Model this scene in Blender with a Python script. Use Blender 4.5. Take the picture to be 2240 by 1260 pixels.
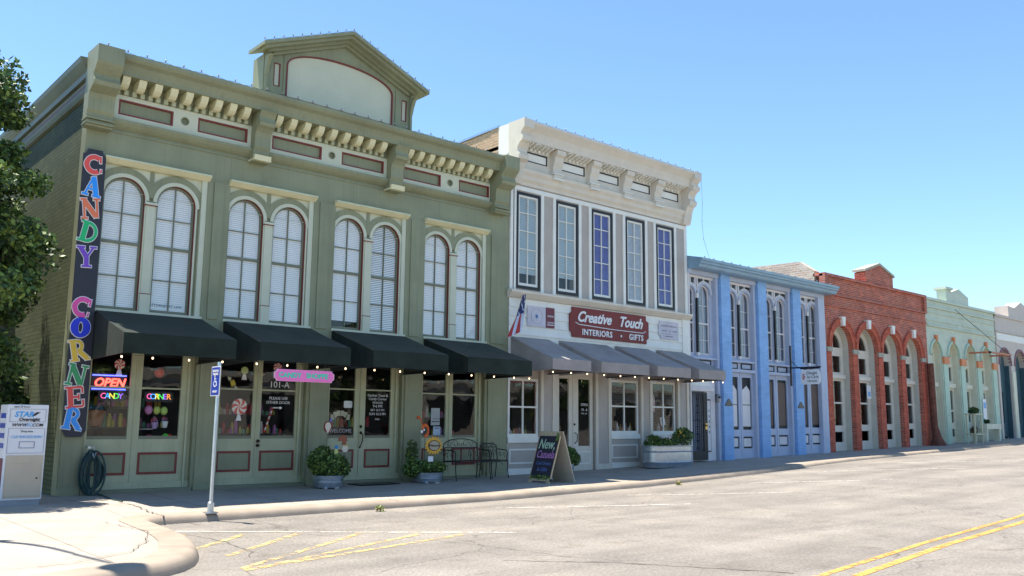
import bpy, bmesh, math, random
import numpy as np
from mathutils import Vector, Matrix
from math import sin, cos, pi, radians, hypot, atan2, sqrt
for o in list(bpy.data.objects): bpy.data.objects.remove(o)
S = bpy.context.scene; COL = S.collection
rnd = random.Random(7)
# ------------------------------------------------------------------ camera
cd = bpy.data.cameras.new('camera'); cam = bpy.data.objects.new('camera', cd); COL.objects.link(cam)
r_ = Vector((0.74745, -0.66424, 0.00998)); u_ = Vector((-0.10683, -0.10535, 0.98868)); f_ = Vector((0.65567, 0.74005, 0.14971))
cam.matrix_world = Matrix(((r_[0], u_[0], -f_[0], -4.6814), (r_[1], u_[1], -f_[1], -17.582), (r_[2], u_[2], -f_[2], 1.4), (0, 0, 0, 1)))
cd.sensor_width = 36; cd.lens = 1935.1 / 2240 * 36; cd.clip_start = .1; cd.clip_end = 3000
S.camera = cam
# ------------------------------------------------------------------ light
SUN = Vector((-.16, .285, 1)).normalized()
ld = bpy.data.lights.new('sun', 'SUN'); ld.energy = 4.4; ld.angle = radians(.5); ld.color = (1, .93, .82)
sun = bpy.data.objects.new('sun', ld); COL.objects.link(sun); sun.rotation_euler = SUN.to_track_quat('Z', 'Y').to_euler()
W = bpy.data.worlds.new('World'); S.world = W; W.use_nodes = True
nt = W.node_tree; sky = nt.nodes.new('ShaderNodeTexSky'); sky.sky_type = 'NISHITA'; sky.sun_disc = False
sky.sun_elevation = math.asin(SUN.z); sky.sun_rotation = atan2(SUN.x, SUN.y)
sky.air_density = 1.0; sky.dust_density = 0; sky.ozone_density = 4.0
tn = nt.nodes.new('ShaderNodeMix'); tn.data_type = 'RGBA'; tn.blend_type = 'MULTIPLY'; tn.inputs[0].default_value = 1; tn.inputs[7].default_value = (.91, 1.0, 1.0, 1)   # camera white balance
nt.links.new(sky.outputs[0], tn.inputs[6]); nt.links.new(tn.outputs[2], nt.nodes['Background'].inputs[0]); nt.nodes['Background'].inputs[1].default_value = .098
S.view_settings.view_transform = 'Standard'; S.view_settings.look = 'None'; S.view_settings.exposure = 1.32
S.view_settings.gamma = 1; S.view_settings.use_curve_mapping = False
S.render.engine = 'CYCLES'; S.cycles.max_bounces = 8; S.cycles.transparent_max_bounces = 12

# ------------------------------------------------------------------ materials
def lin(v): v /= 255.; return v / 12.92 if v <= .04045 else ((v + .055) / 1.055) ** 2.4
KS = .77                                   # shade irradiance x exposure: turns a colour seen in open shade into an albedo
def cs(r, g, b, k=None): return tuple(min(.9, lin(v) / (k or KS)) for v in (r, g, b))
MATS = {}
def mat(name, col, rough=.6, var=.1, sc=2.5, bump=0., bs=60, metal=0., emit=0, streak=0., spec=.4, brick=None, dirt=0., sheen=0):
    if name in MATS: return MATS[name]
    m = bpy.data.materials.new(name); MATS[name] = m; m.use_nodes = True; t = m.node_tree; N = t.nodes.new; L = t.links.new
    b = t.nodes['Principled BSDF']; b.inputs['Roughness'].default_value = rough; b.inputs['Metallic'].default_value = metal
    b.inputs['Specular IOR Level'].default_value = spec
    if sheen: b.inputs['Sheen Weight'].default_value = sheen
    geo = N('ShaderNodeNewGeometry')
    def noise(s, d=4, sx=1, sy=1, sz=1):
        mp = N('ShaderNodeMapping'); L(geo.outputs['Position'], mp.inputs[0]); mp.inputs['Scale'].default_value = (sx, sy, sz)
        n = N('ShaderNodeTexNoise'); n.inputs['Scale'].default_value = s; n.inputs['Detail'].default_value = d; L(mp.outputs[0], n.inputs['Vector']); return n.outputs['Fac']
    def ramp(src, a, b_, c0, c1):
        r = N('ShaderNodeValToRGB'); L(src, r.inputs[0]); r.color_ramp.elements[0].position = a; r.color_ramp.elements[1].position = b_
        r.color_ramp.elements[0].color = (*c0, 1); r.color_ramp.elements[1].color = (*c1, 1); return r.outputs[0]
    def mix(f, a, b_, mode='MIX'):
        x = N('ShaderNodeMix'); x.data_type = 'RGBA'; x.blend_type = mode
        if isinstance(f, float): x.inputs[0].default_value = f
        else: L(f, x.inputs[0])
        L(a, x.inputs[6]); L(b_, x.inputs[7]); return x.outputs[2]
    col = tuple(col)
    base = ramp(noise(sc, 6), .3, .7, tuple(c * (1 - var) for c in col), tuple(min(.95, c * (1 + var)) for c in col))
    hgt = None
    if brick:
        c2, mort, bw, bh, ms = brick
        sp = N('ShaderNodeSeparateXYZ'); L(geo.outputs['Position'], sp.inputs[0]); ad = N('ShaderNodeMath'); L(sp.outputs[0], ad.inputs[0]); L(sp.outputs[1], ad.inputs[1])
        cb = N('ShaderNodeCombineXYZ'); L(ad.outputs[0], cb.inputs[0]); L(sp.outputs[2], cb.inputs[1])
        bt = N('ShaderNodeTexBrick'); L(cb.outputs[0], bt.inputs['Vector']); bt.inputs['Scale'].default_value = 1; bt.inputs['Brick Width'].default_value = bw
        bt.inputs['Row Height'].default_value = bh; bt.inputs['Mortar Size'].default_value = ms; bt.inputs['Mortar Smooth'].default_value = .3
        L(base, bt.inputs['Color1']); bt.inputs['Color2'].default_value = (*c2, 1); bt.inputs['Mortar'].default_value = (*mort, 1)
        base = bt.outputs['Color']; base = mix(ramp(noise(1.3, 6, 1, 1, 2.5), .45, .75, (0, 0, 0), (.55,) * 3), base, ramp(noise(9), .3, .7, tuple(c * .6 for c in col), mort))
        iv = N('ShaderNodeMath'); iv.operation = 'SUBTRACT'; iv.inputs[0].default_value = 1; L(bt.outputs['Fac'], iv.inputs[1]); hgt = iv.outputs[0]
    if streak:
        base = mix(ramp(noise(3, 5, 5, 5, .25), .5, .8, (0, 0, 0), (streak,) * 3), base, ramp(noise(5), 0, 1, tuple(c * .45 for c in col), tuple(c * .6 for c in col)))
    if dirt:
        base = mix(ramp(noise(.9, 8), .48, .72, (0, 0, 0), (dirt,) * 3), base, ramp(noise(12), 0, 1, tuple(c * .35 for c in col), tuple(c * .6 for c in col)))
    L(base, b.inputs['Base Color'])
    if bump or hgt:
        bp = N('ShaderNodeBump'); bp.inputs['Strength'].default_value = bump or .5; bp.inputs['Distance'].default_value = .01
        L(hgt if hgt else noise(bs, 4), bp.inputs['Height']); L(bp.outputs[0], b.inputs['Normal'])
    if emit: b.inputs['Emission Color'].default_value = (*col, 1); b.inputs['Emission Strength'].default_value = emit
    return m
GREEN = mat('green_paint', cs(123, 126, 101), .55, .13, 1.2, streak=.35, bump=.12)
GREEN2 = mat('pale_green_paint', cs(158, 160, 132), .5, .08, streak=.3)
SASH = mat('olive_sash_paint', cs(108, 110, 92), .5, .08)
CREAM = mat('cream_paint', cs(196, 192, 158), .5, .06, streak=.1)
PANEL = mat('sage_cream_panel', cs(178, 180, 160), .5, .04, streak=.06)
DRED = mat('dark_red_paint', cs(108, 46, 42), .45, .1)
GBRICK = mat('green_painted_brick', cs(112, 122, 84, 1.6), .7, .14, 3, .9, brick=(cs(98, 108, 74, 1.6), cs(64, 72, 50, 1.6), .24, .085, .008))
WHITE = mat('white_paint', cs(206, 205, 198), .5, .05, streak=.08)
OFFW = mat('off_white_trim', cs(190, 183, 170), .5, .06, streak=.12)
TAUPE = mat('taupe_paint', cs(158, 150, 142), .55, .06, streak=.1)
BLACK = mat('black_trim', (.012, .012, .014), .4, .2)
BLUE = mat('bright_blue_paint', cs(128, 166, 208), .6, .08, dirt=.1, bump=.2, brick=(cs(120, 158, 202), cs(106, 144, 192), .22, .08, .005))
BLUED = mat('blue_grey_metal', cs(122, 148, 166), .45, .1, metal=.2, streak=.2)
LAV = mat('lavender_grey_paint', cs(160, 168, 186), .55, .05, streak=.15)
LAVW = mat('pale_lavender_trim', cs(196, 192, 192), .5, .05, streak=.1)
RBRICK = mat('red_brick', cs(178, 90, 62), .8, .35, 3, .9, brick=(cs(128, 58, 46), cs(178, 140, 126), .22, .075, .010), dirt=.5)
RBRICKP = mat('orange_red_brick', cs(182, 92, 68), .8, .2, 6, .9, brick=(cs(160, 64, 46), cs(150, 92, 74), .22, .075, .008), dirt=.2)
CBRICK = mat('tan_brick', (.42, .27, .16), .8, .15, 5, .9, brick=((.5, .34, .22), (.6, .48, .36), .22, .08, .01))
WBRICK = mat('weathered_whitewashed_brick', (.48, .40, .30), .9, .25, 5, .9, brick=((.34, .22, .15), (.55, .5, .42), .24, .09, .014), dirt=.45)
MINT = mat('mint_paint', cs(176, 186, 168), .6, .06, streak=.12, bump=.3, brick=(cs(178, 186, 170), cs(156, 166, 150), .24, .09, .006))
MINTC = mat('cream_mint_trim', cs(190, 188, 168), .6, .06, streak=.1)
MINTD = mat('sea_green_paint', cs(160, 182, 164), .6, .08)
ORNG = mat('orange_cap_paint', cs(190, 120, 78), .6, .1)
TAUP2 = mat('far_taupe_paint', cs(176, 166, 156), .6, .06, streak=.1)
MAROON = mat('maroon_paint', cs(110, 72, 84), .6, .1)
TEAL = mat('dark_teal_paint', cs(52, 78, 86), .5, .1)
STONE = mat('weathered_stone', cs(150, 146, 132), .8, .15, 5, .4)
AWNB = mat('black_green_canvas', (.015, .024, .019), .7, .35, 2.2, .6, 7, spec=.2, sheen=.05)
AWNS = mat('sage_canvas', cs(150, 168, 132), .7, .06, 4, .2, 300)
AWNG = mat('grey_canvas', cs(136, 129, 126), .75, .13, 2.2, .6, 7)
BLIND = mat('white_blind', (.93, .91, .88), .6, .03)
BLINDG = mat('grey_blind', (.42, .50, .52), .6, .05)  # plain grey slat colour for the cream shop's blinds
CURT = mat('indigo_curtain', (.10, .11, .34), .8, .15, 8)
CURTW = mat('pale_curtain', (.42, .46, .50), .8, .12, 8)
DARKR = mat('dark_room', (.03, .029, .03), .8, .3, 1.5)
SHELF = mat('shop_shelf', (.05, .04, .032), .6, .3, 3)
DOORW = mat('brown_shade', cs(98, 84, 74), .8, .08)
GALV = mat('galvanised_steel', (.50, .56, .62), .28, .12, 8, metal=.85)
WMETAL = mat('white_enamel', (.68, .70, .74), .35, .03)
BEIGE = mat('beige_enamel', (.50, .43, .33), .4, .06, streak=.1)
IRON = mat('wrought_iron', (.02, .018, .02), .5, .2)
BRONZE = mat('dark_bronze', (.05, .035, .025), .35, .2, metal=.7)
BRASS = mat('brass', (.6, .42, .15), .3, .1, metal=.9)
HOSE = mat('dark_green_rubber', (.018, .05, .052), .45, .15)
NAVY = mat('charcoal_navy_board', (.030, .030, .045), .5, .1)
SIGNR = mat('dark_red_board', cs(108, 34, 32), .5, .08)
LETW = mat('white_lettering', (.8, .8, .8), .5, .02)
LETK = mat('black_lettering', (.02, .02, .02), .5, .02)
PINK = mat('pink_board', cs(232, 110, 172), .5, .04)
TEALL = mat('teal_lettering', cs(70, 190, 160), .5, .05)
BLUESG = mat('blue_sign', (.02, .06, .38), .4, .05)
WOODL = mat('pale_wood', (.50, .40, .26), .6, .15, 20)
TRUNK = mat('bark', (.10, .075, .055), .9, .35, 8, 1., 20)
LEAF = mat('green_leaf', (.075, .14, .035), .5, .45, 1.2)
LEAFL = mat('light_green_leaf', (.17, .25, .05), .5, .3, 2)
LEAFD = mat('dark_green_leaf', (.03, .065, .022), .55, .4, 3)
PETAL = mat('sunflower_yellow', (.80, .42, .05), .6, .15, 20)
BROWN = mat('dark_brown', (.06, .03, .02), .6, .2)
ROOFM = mat('grey_roofing', (.25, .25, .25), .9, .2)
RUST = mat('rusty_iron', (.16, .06, .04), .9, .3, 6)
def flat(name, rgb, e=0): return mat(name, rgb, .5, .03, emit=e)
def glassmat():
    m = bpy.data.materials.new('window_glass'); m.use_nodes = True; t = m.node_tree; t.nodes.clear(); N = t.nodes.new; L = t.links.new
    out = N('ShaderNodeOutputMaterial'); mx = N('ShaderNodeMixShader'); tr = N('ShaderNodeBsdfTransparent'); gl = N('ShaderNodeBsdfGlossy'); fr = N('ShaderNodeFresnel')
    io = N('ShaderNodeMapRange'); io.inputs['To Min'].default_value = 1.62; io.inputs['To Max'].default_value = 1 / 1.62; g0 = N('ShaderNodeNewGeometry'); L(g0.outputs['Backfacing'], io.inputs['Value']); L(io.outputs[0], fr.inputs[0]); gl.inputs['Roughness'].default_value = .015; tr.inputs[0].default_value = (.97, .98, .98, 1)
    nz = N('ShaderNodeTexNoise'); nz.inputs['Scale'].default_value = 1.3; bp = N('ShaderNodeBump'); bp.inputs['Strength'].default_value = .06; bp.inputs['Distance'].default_value = .1
    geo = N('ShaderNodeNewGeometry'); L(geo.outputs['Position'], nz.inputs['Vector']); L(nz.outputs[0], bp.inputs['Height']); L(bp.outputs[0], gl.inputs['Normal'])
    L(fr.outputs[0], mx.inputs[0]); L(tr.outputs[0], mx.inputs[1]); L(gl.outputs[0], mx.inputs[2]); L(mx.outputs[0], out.inputs[0]); return m
GLASS = glassmat()

# ------------------------------------------------------------------ mesh helpers
ORG = {}
class MB:
    def __init__(s): s.v = []; s.f = []; s.m = []
    def add(s, v, f, mi=0):
        n = len(s.v); s.v += [tuple(p) for p in v]; s.f += [tuple(i + n for i in q) for q in f]; s.m += [mi] * len(f); return s
    def box(s, x0, x1, y0, y1, z0, z1, mi=0):
        return s.add([(x, y, z) for x in (x0, x1) for y in (y0, y1) for z in (z0, z1)], [(0, 1, 3, 2), (4, 6, 7, 5), (0, 4, 5, 1), (2, 3, 7, 6), (0, 2, 6, 4), (1, 5, 7, 3)], mi)
    def prism(s, pts, ax, a, b, mi=0):
        n = len(pts); g = {'x': lambda p, t: (t, p[0], p[1]), 'y': lambda p, t: (p[0], t, p[1]), 'z': lambda p, t: (p[0], p[1], t)}[ax]
        return s.add([g(p, a) for p in pts] + [g(p, b) for p in pts], [tuple(range(n)), tuple(range(2 * n - 1, n - 1, -1))] + [(i, (i + 1) % n, n + (i + 1) % n, n + i) for i in range(n)], mi)
    def plate(s, outer, holes, y0, y1, mi=0):
        v, f = curve_mesh([outer] + holes, (y1 - y0)); ym = (y0 + y1) / 2
        return s.add([(p[0], ym - p[2], p[1]) for p in v], f, mi)
    def ring(s, cx, cz, r0, r1, a0, a1, y0, y1, mi=0, n=20, ez=1):
        v = []; f = []
        for i in range(n + 1):
            a = radians(a0 + (a1 - a0) * i / n)
            for r, y in ((r0, y0), (r1, y0), (r1, y1), (r0, y1)): v.append((cx + r * cos(a), y, cz + r * sin(a) * ez))
        for i in range(n):
            for k in range(4): a = i * 4 + k; b = i * 4 + (k + 1) % 4; f.append((a, b, b + 4, a + 4))
        if abs(a1 - a0) < 359: f += [(0, 1, 2, 3), (4 * n, 4 * n + 3, 4 * n + 2, 4 * n + 1)]
        return s.add(v, f, mi)
    def tube(s, pts, r, n=6, mi=0, cap=True):
        P = [Vector(p) for p in pts]; R = r if isinstance(r, (list, tuple)) else [r] * len(P); v = []; f = []
        for i, p in enumerate(P):
            t = (P[min(i + 1, len(P) - 1)] - P[max(i - 1, 0)]).normalized(); a = t.orthogonal().normalized() if i == 0 else (pa - t * pa.dot(t)).normalized(); pa = a; b = t.cross(a)
            for k in range(n): q = p + (a * cos(2 * pi * k / n) + b * sin(2 * pi * k / n)) * R[i]; v.append(tuple(q))
        for i in range(len(P) - 1):
            for k in range(n): f.append((i * n + k, i * n + (k + 1) % n, (i + 1) * n + (k + 1) % n, (i + 1) * n + k))
        if cap: f += [tuple(range(n)), tuple(range((len(P) - 1) * n, len(P) * n))]
        return s.add(v, f, mi)
    def lathe(s, prof, cx, cy, n=24, mi=0, ex=1, z=0, sq=0):
        v = []; f = []
        for r, h in prof:
            for k in range(n):
                a = 2 * pi * k / n; c, q = cos(a), sin(a)
                v.append((cx + c * r + (ex - 1) * .5 * (1 if c > 0 else -1) * sq + (0 if sq else c * r * (ex - 1)), cy + q * r, z + h))
        for i in range(len(prof) - 1):
            for k in range(n): f.append((i * n + k, i * n + (k + 1) % n, (i + 1) * n + (k + 1) % n, (i + 1) * n + k))
        f += [tuple(range(n)), tuple(range((len(prof) - 1) * n, len(prof) * n))]
        return s.add(v, f, mi)
    def ball(s, c, r, n=10, mi=0, ez=1):
        return s.lathe([(max(.001, sin(pi * i / n)) * r, -cos(pi * i / n) * r * ez) for i in range(n + 1)], c[0], c[1], n + 2, mi, z=c[2])
    def text(s, t, x, z, size, y, th=.01, mi=0, bold=0., shear=0., align='CENTER', sx=1., rot=0., space=1.):
        cu = bpy.data.curves.new('t', 'FONT'); cu.body = t; cu.size = size; cu.align_x = align; cu.align_y = 'CENTER'; cu.extrude = th / 2; cu.offset = bold; cu.shear = shear; cu.space_character = space; cu.resolution_u = 3
        v, f = to_mesh(cu); c, q = cos(rot), sin(rot)
        return s.add([(x + (p[0] * sx * c - p[1] * q), y - p[2], z + (p[0] * sx * q + p[1] * c)) for p in v], f, mi)
    def leaves(s, c, rad, n, size, seed=0, mi=0, hollow=.4, nm=1, flatz=1.):
        g = np.random.default_rng(seed); d = g.normal(size=(n, 3)); d /= np.linalg.norm(d, axis=1)[:, None]
        rr = hollow + (1 - hollow) * g.random(n) ** .6; p = d * rr[:, None] * np.array(rad) + np.array(c)
        a = g.normal(size=(n, 3)); a /= np.linalg.norm(a, axis=1)[:, None]; b = np.cross(a, g.normal(size=(n, 3))); b /= np.linalg.norm(b, axis=1)[:, None]
        sz = size * (.6 + .8 * g.random(n))[:, None]; a *= sz; b *= sz * .5; k = len(s.v)
        V = np.stack([p - a, p + b, p + a, p - b], 1).reshape(-1, 3); s.v += [tuple(q) for q in V.tolist()]
        s.f += [(k + 4 * i, k + 4 * i + 1, k + 4 * i + 2, k + 4 * i + 3) for i in range(n)]; s.m += (mi + g.integers(0, nm, n)).tolist(); return s
    def build(s, name, mats, parent=None, smooth=False, bevel=0):
        if not isinstance(mats, (list, tuple)): mats = [mats]
        off = Vector(ORG.get(parent.name, (0, 0, 0))) if parent else Vector((0, 0, 0))
        me = bpy.data.meshes.new(name); me.from_pydata([(p[0] - off[0], p[1] - off[1], p[2] - off[2]) for p in s.v], [], s.f)
        for m in mats: me.materials.append(m)
        me.polygons.foreach_set('material_index', s.m)
        if len(s.f) < 30000 and not getattr(s, 'raw', 0):
            bm = bmesh.new(); bm.from_mesh(me); bmesh.ops.recalc_face_normals(bm, faces=bm.faces); bm.to_mesh(me); bm.free()
        if smooth: me.polygons.foreach_set('use_smooth', [True] * len(me.polygons))
        me.update(); o = bpy.data.objects.new(name, me); COL.objects.link(o)
        if smooth: me.set_sharp_from_angle(angle=radians(40))
        if parent: o.parent = parent; ORG[o.name] = tuple(off)
        if bevel:
            b = o.modifiers.new('b', 'BEVEL'); b.width = bevel; b.segments = 2; b.limit_method = 'ANGLE'
        return o
def to_mesh(cu):
    o = bpy.data.objects.new('tmp', cu); COL.objects.link(o); dg = bpy.context.evaluated_depsgraph_get(); dg.update()
    me = bpy.data.meshes.new_from_object(o.evaluated_get(dg)); v = [tuple(p.co) for p in me.vertices]; f = [tuple(p.vertices) for p in me.polygons]
    bpy.data.objects.remove(o); bpy.data.curves.remove(cu); bpy.data.meshes.remove(me); return v, f
def curve_mesh(loops, th):
    cu = bpy.data.curves.new('c', 'CURVE'); cu.dimensions = '2D'; cu.fill_mode = 'BOTH'; cu.extrude = th / 2
    for l in loops:
        sp = cu.splines.new('POLY'); sp.points.add(len(l) - 1); sp.use_cyclic_u = True
        for i, p in enumerate(l): sp.points[i].co = (p[0], p[1], 0, 1)
    return to_mesh(cu)
def rect(x0, x1, z0, z1): return [(x0, z0), (x1, z0), (x1, z1), (x0, z1)]
def arch(x0, x1, z0, zs, n=16, ez=1.):
    r = (x1 - x0) / 2; c = (x0 + x1) / 2
    return [(x0, z0), (x1, z0)] + [(c + r * cos(pi * i / n), zs + r * ez * sin(pi * i / n)) for i in range(n + 1)]
def circ(cx, cz, r, n=24, ez=1.): return [(cx + r * cos(2 * pi * i / n), cz + r * ez * sin(2 * pi * i / n)) for i in range(n)]
def tag(o, label=None, cat=None, group=None, kind=None):
    for k, v in (('label', label), ('category', cat), ('group', group), ('kind', kind)):
        if v: o[k] = v
    return o
def thing(name, loc, label, cat, group=None, rz=0):
    o = bpy.data.objects.new(name, None); COL.objects.link(o); o.location = loc; o.rotation_euler = (0, 0, rz); o.empty_display_size = .2
    ORG[o.name] = tuple(loc) if not rz else (0, 0, 0)
    return tag(o, label, cat, group)
def interp(x, xs, ys): return float(np.interp(x, xs, ys))
def sz(X): return interp(X, [0, 8, 12, 15, 20, 27, 35, 44, 48, 60], [0, 0, .04, .1, .22, .36, .52, .74, .86, 1.0])
def kz(X): return sz(X) + interp(X, [0, 12, 22], [-.05, -.04, .02])
def ky(X): return interp(X, [0, 2.7, 7, 11, 18, 24, 30, 36, 60], [-3.97, -3.93, -3.8, -3.5, -3.28, -2.62, -2.25, -2.0, -1.7])
def gz(X): return kz(X) - interp(X, [0, 12, 22], [.12, .12, .10])
def walk_z(X, y):                                      # pavement surface
    t = min(1, max(0, -y / -ky(max(X, 0)))) if y < 0 else 0
    return sz(X) * (1 - t) + kz(X) * t
def road_z(X, y): return gz(X) - .02 * min(1, max(0, (-y - 4) / 3))
# ------------------------------------------------------------------ ground, road, pavement
def grid(xs, ys, fz, name, m, label=None):
    b = MB(); nx = len(xs); ny = len(ys)
    b.v = [(x, y, fz(x, y)) for x in xs for y in ys]; b.f = [(i * ny + j, (i + 1) * ny + j, (i + 1) * ny + j + 1, i * ny + j + 1) for i in range(nx - 1) for j in range(ny - 1)]; b.m = [0] * len(b.f)
    o = b.build(name, m, smooth=True); o['kind'] = 'structure'; return o
def roadmat():
    m = mat('worn_asphalt', (.228, .208, .184), .9, .12, 1.2, .5, 70)
    t = m.node_tree; N = t.nodes.new; L = t.links.new; b = t.nodes['Principled BSDF']; src = b.inputs['Base Color'].links[0].from_socket; geo = N('ShaderNodeNewGeometry')
    def mul(a, fac_out, lo):
        r = N('ShaderNodeValToRGB'); L(fac_out, r.inputs[0]); r.color_ramp.elements[0].position, r.color_ramp.elements[1].position, c0, c1 = lo
        r.color_ramp.elements[0].color = (*c0, 1); r.color_ramp.elements[1].color = (*c1, 1)
        x = N('ShaderNodeMix'); x.data_type = 'RGBA'; x.blend_type = 'MULTIPLY'; x.inputs[0].default_value = 1; L(a, x.inputs[6]); L(r.outputs[0], x.inputs[7]); return x.outputs[2]
    n1 = N('ShaderNodeTexNoise'); n1.inputs['Scale'].default_value = 26; n1.inputs['Detail'].default_value = 6; n1.inputs['Roughness'].default_value = .8; L(geo.outputs['Position'], n1.inputs['Vector'])
    src = mul(src, n1.outputs[0], (.36, .64, (.60, .60, .61), (1.25, 1.24, 1.22)))
    mp = N('ShaderNodeMapping'); mp.inputs['Scale'].default_value = (.12, 1.4, 1); L(geo.outputs['Position'], mp.inputs[0]); n2 = N('ShaderNodeTexNoise'); n2.inputs['Scale'].default_value = 1; n2.inputs['Detail'].default_value = 5; L(mp.outputs[0], n2.inputs['Vector'])
    src = mul(src, n2.outputs[0], (.35, .6, (.84, .83, .82), (1.08, 1.07, 1.05)))
    nd = N('ShaderNodeTexNoise'); nd.inputs['Scale'].default_value = .9; nd.inputs['Detail'].default_value = 6; L(geo.outputs['Position'], nd.inputs['Vector'])
    vs = N('ShaderNodeVectorMath'); vs.operation = 'MULTIPLY_ADD'; L(nd.outputs[1], vs.inputs[0]); vs.inputs[1].default_value = (1.2, 1.2, 0); L(geo.outputs['Position'], vs.inputs[2])
    vo = N('ShaderNodeTexVoronoi'); vo.feature = 'DISTANCE_TO_EDGE'; vo.inputs['Scale'].default_value = .22; L(vs.outputs[0], vo.inputs['Vector'])
    src = mul(src, vo.outputs[0], (.0015, .004, (.6, .58, .56), (1, 1, 1)))
    n3 = N('ShaderNodeTexNoise'); n3.inputs['Scale'].default_value = .35; n3.inputs['Detail'].default_value = 3; L(geo.outputs['Position'], n3.inputs['Vector']); src = mul(src, n3.outputs[0], (.42, .56, (.93, .93, .94), (1.05, 1.05, 1.04)))
    n4 = N('ShaderNodeTexNoise'); n4.inputs['Scale'].default_value = 2.1; n4.inputs['Detail'].default_value = 8; L(geo.outputs['Position'], n4.inputs['Vector']); src = mul(src, n4.outputs[0], (.28, .4, (.82, .80, .77), (1, 1, 1)))
    L(src, b.inputs['Base Color']); return m
def walkmat():
    m = mat('concrete', (.375, .325, .27), .85, .1, 1.5, .3, 90, dirt=.12)
    t = m.node_tree; N = t.nodes.new; L = t.links.new; b = t.nodes['Principled BSDF']; src = b.inputs['Base Color'].links[0].from_socket; geo = N('ShaderNodeNewGeometry')
    bt = N('ShaderNodeTexBrick'); L(geo.outputs['Position'], bt.inputs['Vector']); bt.inputs['Scale'].default_value = 1; bt.offset = 0; bt.inputs['Brick Width'].default_value = 1.52; bt.inputs['Row Height'].default_value = 1.95; bt.inputs['Mortar Size'].default_value = .008
    bt.inputs['Color1'].default_value = (1, 1, 1, 1); bt.inputs['Color2'].default_value = (.93, .93, .94, 1); bt.inputs['Mortar'].default_value = (.45, .43, .4, 1)
    x = N('ShaderNodeMix'); x.data_type = 'RGBA'; x.blend_type = 'MULTIPLY'; x.inputs[0].default_value = 1; L(src, x.inputs[6]); L(bt.outputs[0], x.inputs[7])
    L(x.outputs[2], b.inputs['Base Color']); return m
ROAD = roadmat(); WALK = walkmat(); KERB = mat('kerb_concrete', (.33, .27, .21), .85, .14, 2.5, .3, 80, dirt=.25)
GND = mat('dry_ground', (.25, .22, .17), .95, .3, .4)
xs = [-400, -100, -30, -12, -6, -4, -2, 0, 2, 4, 6, 8, 10, 12, 15, 18, 20, 22, 25, 30, 35, 40, 44, 48, 60, 100, 400, 1500]
grid(xs, [-600, -100, -40, -30, -24, -20, -16, -13, -11, -9, -7, -5, -4, -2, -.5], lambda x, y: road_z(x, y), 'road', ROAD)
grid(xs, [-.5, 1, 40, 400, 1500], lambda x, y: sz(x) - .06, 'ground', GND)
# pavement with its rounded kerb: kerb line runs along the shops, turns round the corner bulb
def arcpts(cx, cy, r, a0, a1, n): return [(cx + r * cos(radians(a0 + (a1 - a0) * i / n)), cy + r * sin(radians(a0 + (a1 - a0) * i / n))) for i in range(n + 1)]
line = [(60, ky(60)), (48, ky(48)), (36, ky(36)), (30, ky(30)), (24, ky(24)), (18, ky(18)), (14, ky(14)), (11, ky(11)), (7, ky(7)), (4, ky(4)), (1.2, -3.95)]
line += arcpts(.55, -4.35, .40, 95, 180, 6) + [(.10, -4.9), (.04, -5.5), (-.04, -6.1), (-.17, -6.7), (-.32, -7.15), (-.47, -7.5), (-.64, -7.82), (-.85, -8.08), (-1.12, -8.28), (-1.5, -8.45), (-2.0, -8.62), (-2.8, -8.9), (-4, -9.3), (-9, -10.5)]
def kline(X, y): return kz(max(X, 0)), gz(max(X, 0)) - (.02 if y < -5 else 0)
kb = MB(); prof = [(.42, .0), (.10, .0), (.045, -.012), (.01, -.035), (-.012, -.07), (-.03, -.115), (-.06, -.125)]
rows = []
for i, p in enumerate(line):
    a = Vector(line[max(i - 1, 0)]); c = Vector(line[min(i + 1, len(line) - 1)]); t = (c - a).normalized(); nrm = Vector((t.y, -t.x))  # towards the pavement
    if nrm.dot(Vector((-1, 1))) < 0: nrm = -nrm
    zt, zb = kline(*p); zb -= .03
    row = []
    for d, h in prof: row.append((p[0] + nrm.x * d, p[1] + nrm.y * d, zt + .004 + (zt - zb) / .125 * h if h else zt + .004))
    rows.append(row)
k = len(prof)
kb.v = [q for r in rows for q in r]; kb.f = [(i * k + j, (i + 1) * k + j, (i + 1) * k + j + 1, i * k + j + 1) for i in range(len(rows) - 1) for j in range(k - 1)]; kb.m = [0] * len(kb.f)
tag(kb.build('kerb', KERB, smooth=True), kind='structure')
inner = [(r[0][0], r[0][1], r[0][2] - .006) for r in rows]
wk = MB()
for (a, b) in zip(inner[:11], inner[1:11]): 
    for q in range(4):
        t0, t1 = q / 4, (q + 1) / 4
        def lp(p, t): return (p[0], p[1] * (1 - t), p[2] * (1 - t) + sz(p[0]) * t)
        wk.add([lp(a, t0), lp(b, t0), lp(b, t1), lp(a, t1)], [(0, 1, 2, 3)])
    wk.add([(a[0], 0, sz(a[0])), (b[0], 0, sz(b[0])), (b[0], .6, sz(b[0])), (a[0], .6, sz(a[0]))], [(0, 1, 2, 3)])
corner = inner[10:]
poly = [(p[0], p[1], p[2]) for p in corner] + [(-30, -14, -.05), (-30, 1.2, -.02), (inner[10][0], 1.2, 0), (inner[10][0], 0, 0)]
wk.add(poly, [tuple(range(len(poly)))]); wk.add([(-30, 1.2, -.021), (.2, 1.2, -.021), (.2, 20, -.03), (-30, 20, -.03)], [(0, 1, 2, 3)])
tag(wk.build('pavement', WALK), kind='structure')
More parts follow.
